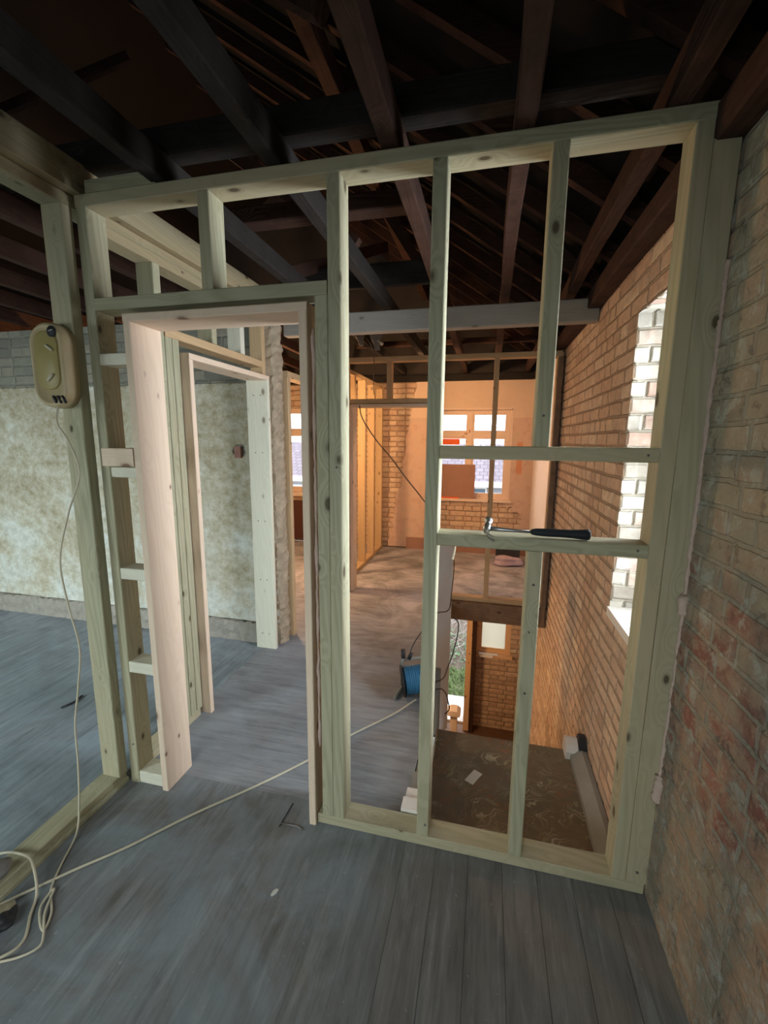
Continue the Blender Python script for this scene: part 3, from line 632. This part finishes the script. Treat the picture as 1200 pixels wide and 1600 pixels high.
# ------------------------------------------------------------------ far stud partition (y 2.8)
qp = empty('far_stud_partition', (-1, 2.8, 0), 'far timber stud wall across the hall, beyond the stair opening', 'stud wall')
F = 'frame'
board('top_plate', F, -2.10, -.02, 2.76, 2.85, 2.345, 2.392, qp)
board('bottom_plate', F, -.96, -.02, 2.76, 2.85, .001, .045, qp)
for x0, z0, z1 in ((-2.06, 0, 2.343), (-1.615, 1.998, 2.343), (-1.11, 0, 2.343), (-.604, .046, 2.343), (-.062, .046, 2.343)):
    board('stud', F, x0, x0+.047, 2.76, 2.85, z0, z1, qp)
board('header', F, -2.01, -1.112, 2.76, 2.85, 1.952, 1.996, qp)
o = board('post', 'oldlight', -.058, -.018, 2.70, 2.757, -.15, 2.33); tag(o, 'dark old timber post fixed upright against the brick wall at the far stud wall', 'post')
l3 = empty('door_lining', (-1.5, 2.8, 0), 'pine door lining in the far stud wall, lit orange', 'door frame')
board('jamb', 'pine', -1.985, -1.955, 2.74, 2.875, 0, 1.915, l3); board('jamb', 'pine', -1.145, -1.115, 2.74, 2.875, 0, 1.915, l3); board('head', 'pine', -1.985, -1.115, 2.74, 2.875, 1.916, 1.946, l3)

# ------------------------------------------------------------------ beams, joists and rafters
o = board('painted_beam', 'greybeam', -2.10, -.004, 1.55, 1.63, 2.332, 2.467, b=.006); tag(o, 'pale grey painted timber beam spanning the hall above the stair opening', 'beam')
ords = ['against', 'first', 'second', 'third', 'fourth', 'fifth', 'sixth', 'seventh', 'eighth', 'ninth']
for i, x in enumerate((-.165, -.567, -.967, -1.37, -1.82)):
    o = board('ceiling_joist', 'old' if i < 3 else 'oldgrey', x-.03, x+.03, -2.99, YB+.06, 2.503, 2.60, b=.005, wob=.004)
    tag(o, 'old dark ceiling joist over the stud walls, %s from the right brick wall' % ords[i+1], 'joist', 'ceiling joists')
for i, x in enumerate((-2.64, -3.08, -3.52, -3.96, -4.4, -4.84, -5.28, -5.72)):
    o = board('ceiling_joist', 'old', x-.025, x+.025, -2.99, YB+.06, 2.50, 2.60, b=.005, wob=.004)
    tag(o, 'old dark joist above the left-hand room, %s beyond the left timber frame' % ords[i+1], 'joist', 'left room joists')
o = board('wall_plate', 'old', -.075, .10, -2.99, YB+.06, 2.405, 2.50, b=.008, wob=.003); tag(o, 'old brown timber wall plate on top of the right brick wall', 'beam')
o = board('wall_plate', 'oldgrey', -6.5, -.08, YB-.04, YB+.06, 2.405, 2.498, b=.008); tag(o, 'dark timber wall plate on top of the far wall above the windows', 'beam')
o = board('ceiling_binder', 'oldgrey', -6.2, -.12, .03, .11, 2.604, 2.70, b=.006); tag(o, 'old dark binder lying across the joists just above the front stud wall', 'beam')
o = board('ceiling_binder', 'old', -1.95, -1.02, .55, .64, 2.604, 2.68, b=.006); tag(o, 'short reddish binder lying across the joists above the doorway', 'beam')
o = board('ceiling_binder', 'oldgrey', -2.10, -1.0, 1.50, 1.54, 2.604, 2.75, b=.006); tag(o, 'dark board on edge across the joists just above the pale grey beam', 'beam')
o = board('ceiling_binder', 'old', -2.10, -.1, 3.35, 3.40, 2.604, 2.66, b=.006); tag(o, 'thin batten lying across the joists behind the far stud wall', 'beam')
ny = ['first', 'second', 'third', 'fourth', 'fifth', 'sixth', 'seventh', 'eighth', 'ninth', 'tenth', 'eleventh', 'twelfth', 'thirteenth', 'fourteenth']
ys = [4.5-.41*i for i in range(14)]
for i, y in enumerate(ys):
    d = .09
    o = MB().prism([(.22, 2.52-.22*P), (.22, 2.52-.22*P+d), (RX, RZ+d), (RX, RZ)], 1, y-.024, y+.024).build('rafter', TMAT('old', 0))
    tag(o, 'dark sloping rafter rising left from the right brick wall, %s from the far wall' % ny[i], 'rafter', 'right slope rafters')
for i, (s0, lab) in enumerate(((-1.55, 'lower purlin, a dark beam under the rafters on the right slope'), (-2.9, 'upper purlin, a dark beam under the rafters near the ridge'))):
    z = 2.52-P*s0; o = board('purlin', 'old', s0-.04, s0+.04, -2.99, YB, z-.13, z-.01); tag(o, lab, 'beam')
def strut(a, b, w, d, label, kind='old'):
    a = Vector(a); b = Vector(b); t_ = (b-a).normalized(); s_ = t_.cross(Vector((0, 0, 1))).normalized()*w/2; u_ = t_.cross(s_).normalized()*d/2
    vs = [p+i*s_+j*u_ for p in (a, b) for i, j in ((-1, -1), (1, -1), (1, 1), (-1, 1))]
    o = MB().add(vs, [(3, 2, 1, 0), (4, 5, 6, 7), (0, 1, 5, 4), (1, 2, 6, 5), (2, 3, 7, 6), (3, 0, 4, 7)]).build('roof_strut', TMAT(kind, 2)); return tag(o, label, 'strut')
strut((-1.9, 1.2, 2.61), (-1.6, 2.6, 3.3), .05, .08, 'slanting roof strut above the first doorway behind the stud wall')
strut((-1.35, .9, 2.61), (-2.2, .95, 3.25), .05, .07, 'reddish brace leaning left above the doorway header')
strut((-1.0, 2.0, 2.62), (-1.55, 2.05, 3.45), .05, .07, 'dark brace rising left behind the tall central stud')
strut((-.6, -.6, 2.61), (-1.5, -.2, 3.2), .05, .07, 'dark brace above the camera crossing two joists')
strut((-1.05, -.35, 2.61), (-1.9, -.1, 3.3), .045, .07, 'reddish brace high on the left above the stud wall plate')
strut((-2.5, -.2, 2.62), (-1.9, .0, 2.9), .02, .03, 'thin orange-lit lath above the left head beam')

# ------------------------------------------------------------------ hammer
hm = empty('claw_hammer', (-.45, .03, 1.28), 'claw hammer with steel head and black rubber grip lying on the noggin', 'hammer')
def ell(c, ry, rz, x, n=16, yz=None): return [(x, c[0]+ry*math.cos(2*PI*k/n), c[1]+rz*math.sin(2*PI*k/n)) for k in range(n)]
def loft(rings, mat, name, parent):
    m = MB(); vs = [p for r in rings for p in r]; n = len(rings[0]); fs = [tuple(range(n))[::-1], tuple(range(n*(len(rings)-1), n*len(rings)))]
    for i in range(len(rings)-1):
        for k in range(n): fs.append((i*n+k, i*n+(k+1) % n, (i+1)*n+(k+1) % n, (i+1)*n+k))
    m.add(vs, fs, True); return m.build(name, mat, parent)
# grip from x=-.47 to -.287, shaft from -.60 to -.47
G = []
for x, ry, rz in ((-.472, .004, .004), (-.470, .008, .009), (-.455, .012, .0125), (-.42, .0135, .014), (-.38, .0125, .0135), (-.34, .013, .0145), (-.31, .0145, .017), (-.295, .0155, .0185), (-.288, .013, .016), (-.285, .006, .008)):
    G.append(ell((.022-.00*x, 1.2815+.0165), ry, rz, x))
loft(G, M['black'], 'grip', hm)
H = [ell((.030, 1.300), .005, .009, -.605), ell((.027, 1.299), .0055, .0075, -.57), ell((.024, 1.298), .005, .006, -.53), ell((.022, 1.298), .0045, .0055, -.465)]
loft(H, M['steel'], 'shaft', hm)
# head: poll to the rear and up, claw forward and down over the noggin edge
hc = Vector((-.616, .030, 1.303)); ax_ = Vector((-.10, -.86, -.50)).normalized(); cv = Vector((1, -.05, 0)); cv = (cv-ax_*cv.dot(ax_)).normalized(); sd = ax_.cross(cv).normalized()
def hring(d, a, b, off=0, n=16): c = hc+ax_*d+cv*off; return [tuple(c+sd*a*math.cos(2*PI*k/n)+cv*b*math.sin(2*PI*k/n)) for k in range(n)]
hd = loft([hring(-.044, .012, .012), hring(-.042, .0145, .0145), hring(-.030, .0145, .0145), hring(-.025, .010, .010), hring(-.016, .010, .010), hring(-.010, .012, .013), hring(.010, .012, .013), hring(.020, .0125, .009)], M['steel'], 'head', hm)
for sgn in (-1, 1):
    R_ = []
    for d, w, h, off, sp_ in ((.014, .0062, .0085, .000, .0062), (.028, .0060, .0060, .003, .0068), (.040, .0056, .0045, .009, .0078), (.050, .0048, .0030, .018, .0090), (.056, .0036, .0014, .028, .0100)):
        c = hc+ax_*d+cv*off+sd*sgn*sp_; R_.append([tuple(c+sd*w*math.cos(2*PI*k/12)+(cv*.6+ax_*.2)*h*1.4*math.sin(2*PI*k/12)) for k in range(12)])
    loft(R_, M['steel'], 'claw', hd)

# ------------------------------------------------------------------ plastic case hanging on the left post
cs = empty('cable_case', (-2.37, -.075, 1.72), 'cream plastic cable holder with rounded ends hanging on the left post', 'cable holder')
def pill(cx, cz, w, h, r, n=8):
    out = []
    for (sx, sz, a0) in ((1, 1, 0), (-1, 1, 90), (-1, -1, 180), (1, -1, 270)):
        for k in range(n+1): a = math.radians(a0+90*k/n); out.append((cx+sx*(w/2-r)+r*math.cos(a), cz+sz*(h/2-r)+r*math.sin(a)))
    return out
def pillbody(cx, cz, layers, name, mat, parent, tilt=0):
    m = MB(); vs = []; n = 36
    for (y, w, h, r) in layers:
        for (x, z) in pill(cx, cz, w, h, r): vs.append((x, y, z))
    fs = [tuple(range(n)), tuple(range(n*(len(layers)-1), n*len(layers)))[::-1]]
    for i in range(len(layers)-1):
        for k in range(n): fs.append((i*n+k, i*n+(k+1) % n, (i+1)*n+(k+1) % n, (i+1)*n+k))
    m.add(vs, fs, True); o = m.build(name, mat, parent)
    return o
CX, CZc = -2.272, 1.868
body = pillbody(CX, CZc, [(-.050, .150, .315, .072), (-.085, .156, .32, .074), (-.105, .152, .31, .072), (-.112, .148, .294, .068), (-.112, .130, .276, .06), (-.106, .126, .272, .058)], 'case_body', M['caseplastic'], cs)
pillbody(CX-.004, CZc+.018, [(-.10, .110, .215, .045), (-.1095, .110, .215, .045), (-.112, .102, .207, .042)], 'front_panel', M['caseinset'], cs)
MB().tube([(CX+.038, -.1122, CZc+.120), (CX+.038, -.116, CZc+.120)], .020, 20).build('finger_hole', M['dark'], cs)
MB().tube([(CX+.028, -.1175, CZc+.121), (CX+.050, -.1175, CZc+.126)], .0035, 8).build('hook', M['steel'], cs)
for (dx, dz, r) in ((.020, .062, -.6), (.012, -.045, .7)):
    c = Vector((CX+dx, -.116, CZc+dz)); v = Vector((math.cos(r), 0, math.sin(r)))*.018
    MB().tube([c-v, c, c+v], [.0045, .006, .0045], 8).build('catch', M['beige'], cs)
for k in range(3):
    c = Vector((CX+.020+.022*k, -.113, CZc-.128)); MB().tube([c-Vector((.008, 0, -.014)), c+Vector((.006, 0, -.012))], .005, 8).build('slot', M['dark'], cs)

# ------------------------------------------------------------------ cables
def catmull(P, k=8):
    P = [Vector(p) for p in P]; P = [P[0]*2-P[1]]+P+[P[-1]*2-P[-2]]; out = []
    for i in range(1, len(P)-2):
        for j in range(k):
            s = j/k; a, b, c, d = P[i-1], P[i], P[i+1], P[i+2]
            out.append(.5*((2*b)+(c-a)*s+(2*a-5*b+4*c-d)*s*s+(3*b-a-3*c+d)*s**3))
    return out+[P[-2]]
def cable(name, pts, r, mat, label, cat='cable'):
    o = MB().tube(catmull(pts), r, 8).build(name, mat); return tag(o, label, cat)
cable('power_cable', [(-2.252, -.105, 1.715), (-2.235, -.13, 1.65), (-2.19, -.13, 1.58), (-2.155, -.13, 1.46), (-2.22, -.14, 1.30), (-2.275, -.15, 1.11), (-2.26, -.15, .92), (-2.215, -.16, .75), (-2.235, -.17, .57), (-2.26, -.18, .41), (-2.245, -.20, .24), (-2.215, -.24, .09), (-2.17, -.30, .02), (-2.12, -.41, .006), (-2.07, -.49, .006), (-1.995, -.55, .006), (-1.965, -.60, .008), (-2.00, -.585, .008), (-2.045, -.545, .012), (-2.055, -.49, .012), (-2.01, -.56, .012), (-1.952, -.612, .008), (-1.935, -.64, .006), (-1.965, -.675, .006), (-2.03, -.71, .006), (-2.12, -.76, .006)],
      .0038, M['beige'], 'cream flex hanging from the plastic holder down to loops on the floor')
cable('power_cable', [(-2.16, -.80, .006), (-2.02, -.70, .014), (-2.0, -.64, .006), (-2.055, -.575, .006), (-2.095, -.52, .016), (-2.16, -.475, .05), (-2.22, -.455, .068), (-2.33, -.47, .062), (-2.40, -.55, .02), (-2.45, -.7, .006)],
      .0045, M['beige'], 'loop of cream flex crossing over the sole plate at lower left')
cable('power_cable', [(-2.205, -.60, .012), (-2.15, -.525, .006), (-2.05, -.41, .006), (-1.935, -.288, .006), (-1.787, -.10, .006), (-1.602, .107, .006), (-1.436, .315, .006), (-1.289, .538, .006), (-1.138, .728, .006), (-1.07, .82, .008), (-1.02, .90, .012), (-.985, .94, .02)],
      0.0050, M['beige'], 'long cream cable lying straight across the floor through the doorway to the blue reel')
# blue cable reel
cr = empty('cable_reel', (-1.0, 1.02, 0), 'blue cable wound on a drum on the floor behind the central stud', 'cable reel')
RC = Vector((-1.0, 1.03, .105))
ra = Vector((.86, .30, .12)).normalized()
def disc(c, a, r, th, n=28): return ([c-a*th/2, c+a*th/2], r)
MB().tube([RC-ra*.085, RC+ra*.085], .062, 24).build('drum', M['dark'], cr)
coil = MB(); e1 = ra.orthogonal().normalized(); e2 = ra.cross(e1); pts = []
for layer in range(2):
    for i in range(12*16):
        a = 2*PI*i/16; u = -.075+.15*i/(12*16); u = u if layer == 0 else -u
        pts.append(RC+ra*u+(e1*math.cos(a)+e2*math.sin(a))*(.070+.012*layer+.002*math.sin(i*.37)))
coil.tube(pts, .0065, 6); coil.build('wound_cable', M['blue'], cr)
for sgn in (-1, 1):
    c = RC+ra*.088*sgn; MB().tube([c-ra*.004, c+ra*.004], .098, 30).build('side_flange', M['dark'] if sgn < 0 else M['greyboard'], cr)
fr = MB(); 
fr.tube([(-1.10, 1.08, .015), (-1.10, 1.04, .20), (-1.085, 1.03, .24)], .010, 8); fr.tube([(-1.10, 1.04, .215), (-.92, 1.10, .235)], .010, 8); fr.tube([(-.90, 1.12, .015), (-.915, 1.10, .235)], .010, 8); fr.tube([(-1.12, .93, .012), (-1.10, 1.05, .012), (-1.08, 1.15, .012)], .010, 8)
fr.build('frame', M['greyboard'], cr)
MB().tube([(-1.085, 1.03, .235), (-1.09, 1.04, .29)], .014, 10).tube([(-1.05, 1.03, .235), (-1.035, 1.035, .275)], .012, 10).build('handle', M['dark'], cr)
cable('extension_lead', [(-1.05, 1.02, .25), (-1.03, 1.10, .31), (-.99, 1.3, .33), (-.93, 1.5, .36), (-.855, 1.62, .35), (-.850, 1.8, .43), (-.850, 1.96, .55), (-.856, 2.03, .62)], .004, M['darkcable'], 'thin dark lead rising from the blue reel across the pale blue board')
cable('extension_lead', [(-.98, 1.0, .03), (-.90, 1.1, .05), (-.85, 1.3, -.02), (-.845, 1.6, -.10), (-.83, 1.85, -.13), (-.80, 1.95, .0), (-.80, 1.98, .10), (-.845, 2.0, .13)], .0045, M['darkcable'], 'dark cable loop hanging off the edge of the pale blue board')
cable('extension_lead', [(-.96, .98, .02), (-.86, 1.06, .04), (-.83, 1.25, -.10), (-.82, 1.40, -.26), (-.815, 1.46, -.36), (-.84, 1.40, -.36)], .0045, M['darkcable'], 'dark cable end drooping over the grey rounded board into the stairwell')
cable('hanging_flex', [(-1.88, 2.72, 1.93), (-1.84, 2.70, 1.80), (-1.70, 2.68, 1.60), (-1.54, 2.68, 1.42), (-1.40, 2.68, 1.24), (-1.28, 2.68, 1.10), (-1.19, 2.68, .99), (-1.165, 2.68, .96)], .006, M['string'], 'brown cord sagging diagonally across the far doorway')
cable('hanging_flex', [(-1.145, 2.66, .90), (-1.19, 2.66, .98), (-1.17, 2.66, 1.04), (-1.12, 2.66, 1.08)], .009, M['string'], 'dark curled cord end beside the central stud')
cable('pull_cord', [(-1.80, 2.6, 2.56), (-1.715, 2.6, 2.44), (-1.70, 2.6, 2.30), (-1.705, 2.6, 2.12), (-1.70, 2.6, 2.02)], .004, M['string'], 'thin dark cord hanging from the grey rags by the painted beam', 'cord')
cable('hanging_flex', [(-.728, .082, 1.238), (-.727, .082, 1.21), (-.730, .084, 1.185), (-.734, .086, 1.165)], .003, M['beige'], 'short pale flex end dangling beneath the lower noggin')
def rag(c, sx, sz, label, seed):
    rs = random.Random(seed); m = MB(); vs = []; n = 12; L = 9
    for i in range(L):
        f = i/(L-1); rr = (.45+.55*math.sin(PI*min(1, f*1.1+.12)))
        for k in range(n):
            a = 2*PI*k/n; q = rr*(1+.35*math.cos(3*a+seed)+rs.uniform(-.15, .15)); vs.append((c[0]+sx*q*math.cos(a)+f*.02*seed, c[1]+sx*.7*q*math.sin(a), c[2]-sz*f))
    fs = [tuple(range(n)), tuple(range(n*(L-1), n*L))[::-1]]+[(i*n+k, i*n+(k+1) % n, (i+1)*n+(k+1) % n, (i+1)*n+k) for i in range(L-1) for k in range(n)]
    m.add(vs, fs, True); o = m.build('hanging_rag', M['rag']); return tag(o, label, 'rag')
rag((-1.64, 2.4, 2.62), .050, .24, 'crumpled grey rag hanging under the painted beam, right of a pair', 1)
rag((-1.80, 2.4, 2.60), .042, .18, 'crumpled grey rag hanging under the painted beam, left of a pair', 2)
o = MB().tube([(-1.63, 2.40, 2.47), (-1.585, 2.37, 2.44), (-1.565, 2.35, 2.42)], [.008, .008, .016], 10).build('cable_connector', M['whitepaint']); tag(o, 'small white connector beside the grey rags below the painted beam', 'connector')

# ------------------------------------------------------------------ small things
def slab(name, c, w, l, h, rot, mat, label, cat):
    m = MB(); q = [(c[0]+math.cos(rot)*a-math.sin(rot)*b, c[1]+math.sin(rot)*a+math.cos(rot)*b) for a, b in ((-w/2, -l/2), (w/2, -l/2), (w/2, l/2), (-w/2, l/2))]
    m.prism(q, 2, c[2], c[2]+h); o = m.build(name, mat); return tag(o, label, cat)
slab('paper_label', (-.618, .648, -.1985), .05, .10, .003, -.5, M['card'], 'small white paper label lying on the patterned carpet', 'paper')
m = MB(); m.prism([(-1.302, -.318), (-1.296, -.322), (-1.286, -.31), (-1.283, -.296), (-1.290, -.293), (-1.300, -.303)], 2, .0005, .004); o = m.build('plaster_chip', M['card']); tag(o, 'small white chip on the bare floor in the foreground', 'debris')
o = MB().box(-.915, -.84, .10, .165, .001, .055).box(-.91, -.845, .17, .235, .001, .04).build('foam_block', M['whitepaint']); tag(o, 'white block behind the foot of the central stud', 'block')
slab('dark_offcut', (-.87, .30, .001), .06, .12, .02, .1, M['greyboard'], 'dark grey offcut on the floor behind the white block', 'offcut')
o = MB().tube([(-3.03, .36, .006), (-3.00, .42, .010), (-3.02, .49, .006)], .006, 6).build('wood_splinter', M['dark']); tag(o, 'dark splinter lying on the blue-grey floor of the left room', 'stick')
o = MB().tube([(-1.40, -.045, .003), (-1.33, -.04, .003), (-1.30, -.05, .003)], .0025, 6).build('nail', M['steel']); tag(o, 'bent nail on the floor beside the right door jamb', 'nail')
o = MB().tube([(-1.40, -.06, .003), (-1.395, .06, .003)], .0022, 6).build('wire_scrap', M['dark']); tag(o, 'thin dark wire scrap on the floor in the doorway', 'wire')
# lower-left clutter beside the sole plate
def lump(name, c, r, mat, label, cat, seed):
    bm = bmesh.new(); bmesh.ops.create_icosphere(bm, subdivisions=3, radius=1); rs = random.Random(seed); ph = [rs.uniform(0, 6) for _ in range(6)]
    m = MB(); vs = []
    for v in bm.verts:
        k = 1+.16*math.sin(v.co.x*4+ph[0])+.14*math.sin(v.co.y*5+ph[1])+.12*math.sin(v.co.z*6+ph[2]); vs.append((c[0]+v.co.x*r[0]*k, c[1]+v.co.y*r[1]*k, max(.002, c[2]+v.co.z*r[2]*k)))
    m.add(vs, [tuple(v.index for v in f.verts) for f in bm.faces], True); bm.free(); o = m.build(name, mat); return tag(o, label, cat)
lump('wood_offcut', (-2.135, -.665, .03), (.045, .075, .03), TMAT('treated', 1), 'yellowish offcut on the floor at the lower left edge beside the looped flex', 'offcut', 3)
lump('orange_plug', (-2.10, -.735, .02), (.022, .03, .02), plain('tan_plastic', (.70, .42, .18), .5), 'small tan plug on the floor at the lower left edge', 'plug', 5)
lump('crumpled_bag', (-2.26, -.545, .075), (.05, .06, .028), M['rag'], 'crumpled grey bag on the sole plate at the lower left edge', 'bag', 8)
lump('dark_rag', (-2.11, -.62, .022), (.035, .04, .022), M['dark'], 'dark rag tucked beside the yellowish offcut', 'rag', 9)
# far room
o = MB().box(-1.30, -.785, YB-.02, YB-.004, .79, 1.265).build('board_panel', M['cardboard']); tag(o, 'square brown board propped against the left side of the far window', 'board')
o = MB().box(-1.30, -1.02, YB+.052, YB+.058, 1.54, 1.62).build('orange_strip', M['orange']); tag(o, 'bright orange strip hanging at the top of the lower left window pane', 'cloth')
o = MB().box(-1.30, -1.0, YB-.045, YB-.024, .772, .80).build('orange_strip', M['orange']); tag(o, 'bright orange strip along the window board under the brown board', 'cloth')
tb = empty('tool_box', (-.28, 4.15, 0), 'dark box wrapped in pinkish plastic on the floor of the far room', 'box')
MB().box(-.46, -.16, 4.22, 4.40, .06, .20).build('box_body', M['dark'], tb)
lp_ = lump('bag_film', (-.31, 4.22, .06), (.19, .14, .07), M['pinkbag'], 'x', 'x', 12); w_ = lp_.location.copy(); lp_.parent = tb; lp_.location = w_-ORG[tb]; del lp_['label']; del lp_['category']
o = MB().box(-.62, -.34, YB-.06, YB-.0, -1.535, -1.528).add([(-.60, YB-.09, -1.56), (-.42, YB-.09, -1.565), (-.40, YB-.05, -1.527), (-.62, YB-.05, -1.527)], [(0, 1, 2, 3)]).build('folded_cloth', M['whitepaint']); tag(o, 'pinkish white cloth hanging off the downstairs window board', 'cloth')
o = MB().box(-3.60, -3.0, YB-.10, YB-.03, .06, .66).build('radiator', M['brown']); tag(o, 'dark brown panel under the window of the far left room', 'radiator')
# socket hole in the left room wall: bare brick inside
o = MB().box(-2.465, -2.415, 1.425, 1.447, 1.455, 1.54).build('trim_socket_hole', plain('bare_red_brick', (.38, .20, .16), .95, var=.25, scale=30, bump=.01)); o['kind'] = 'structure'

# ------------------------------------------------------------------ outside
struct('ground_garden', M['soil'], (-16, 12, 5.0, 60, -3.3, -2.9))
o = MB().box(-3.5, 1.5, 4.97, 5.55, -2.9, -2.80).build('garden_path', M['slab']); tag(o, 'pale concrete path outside the downstairs garden door', 'path')
gb = MB()
for i in range(5000):
    x = random.uniform(-2.4, .2); y = random.uniform(5.56, 6.6); z = -2.9; h = random.uniform(.03, .12); a = random.uniform(0, PI); w = random.uniform(.006, .02)
    dx, dy = math.cos(a)*w, math.sin(a)*w; lx, ly = random.uniform(-.08, .08), random.uniform(-.08, .08)
    gb.add([(x-dx, y-dy, z), (x+dx, y+dy, z), (x+lx, y+ly, z+h)], [(0, 1, 2)])
o = gb.build('grass', M['grass']); tag(o, 'green grass seen through the downstairs garden door', 'grass', kind='stuff')
o = MB().prism([(6.6, -2.9), (9.0, -1.1), (14, -.9), (14, -3)], 0, -6, 4).build('garden_bank', M['soil']); tag(o, 'brown earth bank behind the grass outside the garden door', 'bank')
tw = MB()
for i in range(900):
    x = random.uniform(-3.2, .6); y = random.uniform(6.9, 9.0); z = -2.9+(y-6.6)*.75; p = Vector((x, y, z)); d = Vector((random.uniform(-1, 1), random.uniform(-.8, .6), random.uniform(.1, 1.2))).normalized(); pts = [p]
    for k in range(6): d = (d+Vector((random.uniform(-.4, .4), random.uniform(-.4, .4), random.uniform(-.45, .15)))).normalized(); pts.append(pts[-1]+d*random.uniform(.08, .2))
    r0 = random.uniform(.003, .008); tw.tube(pts, [r0*(1-.12*k) for k in range(7)], 4, cap=False)
o = tw.build('bramble_thicket', M['twig']); tag(o, 'tangle of bare brambles outside the downstairs garden door', 'brambles', kind='stuff')
lf = MB()
for i in range(700):
    x = random.uniform(-2.6, .3); y = random.uniform(6.62, 7.2); z = -2.9+(y-6.6)*.75+random.uniform(.02, .15); a = random.uniform(0, 2*PI); r = random.uniform(.02, .05); q = Vector((x, y, z)); u = Vector((math.cos(a), math.sin(a), random.uniform(-.4, .6)))*r; v = Vector((-math.sin(a), math.cos(a), random.uniform(-.4, .4)))*r*.6
    lf.add([q-u, q+v, q+u, q-v], [(0, 1, 2, 3)])
o = lf.build('weeds', plain('weed_leaves', (.15, .25, .13), .7, var=.4, scale=6, bump=0)); tag(o, 'broad green weeds at the foot of the brambles', 'weeds', kind='stuff')

M['tiles_far'] = plain('hazy_far_roof', (.42, .44, .46), .9, var=.08, scale=1, bump=0)  # paleness of distant haze is put into this roof colour
def house(x0, x1, y, ze, zr, depth, label, wins, wall='render', roof='tiles'):
    h = empty('house', ((x0+x1)/2, y, -3), label, 'house')
    MB().box(x0+.1, x1-.1, y+.3, y+depth*2-.3, -3, ze).build('house_wall', M[wall], h)
    MB().add([(x0, y, ze), (x1, y, ze), (x1, y+depth, zr), (x0, y+depth, zr), (x0, y+2*depth, ze), (x1, y+2*depth, ze), (x0, y, ze-.15), (x1, y, ze-.15), (x0, y+2*depth, ze-.15), (x1, y+2*depth, ze-.15)],
             [(0, 1, 2, 3), (3, 2, 5, 4), (0, 6, 7, 1), (4, 5, 9, 8), (6, 8, 9, 7), (0, 3, 4, 8, 6), (1, 7, 9, 5, 2)]).build('house_roof', M[roof], h)
    MB().box(x0, x1, y-.03, y, ze-.22, ze).build('fascia', M['whitepaint'], h)
    for (a, b, c, d) in wins:
        f_ = MB().box(a, b, y+.22, y+.31, c, d).build('window_frame', M['whitepaint'], h); n = max(1, int(round((b-a)/.7)))
        for k in range(n):
            w = (b-a)/n; MB().box(a+w*k+.05, a+w*(k+1)-.05, y+.20, y+.222, c+.06, d-.06).build('pane', M['darkglass'], f_)
    return h
house(-13.5, 4, 15.5, .05, 1.45, 3.2, 'white terraced house with lilac-brown tiled roof across from the far window', [(-9.3, -7.9, -1.9, -.35), (-6.2, -4.8, -1.9, -.35), (-3.0, -.6, -1.5, -.2), (0.6, 2.0, -1.5, -.2)])
house(-4.2, 6, 33, 1.5, 2.75, 3, 'distant house with pale roof on the skyline behind the terrace', [], roof='tiles_far')
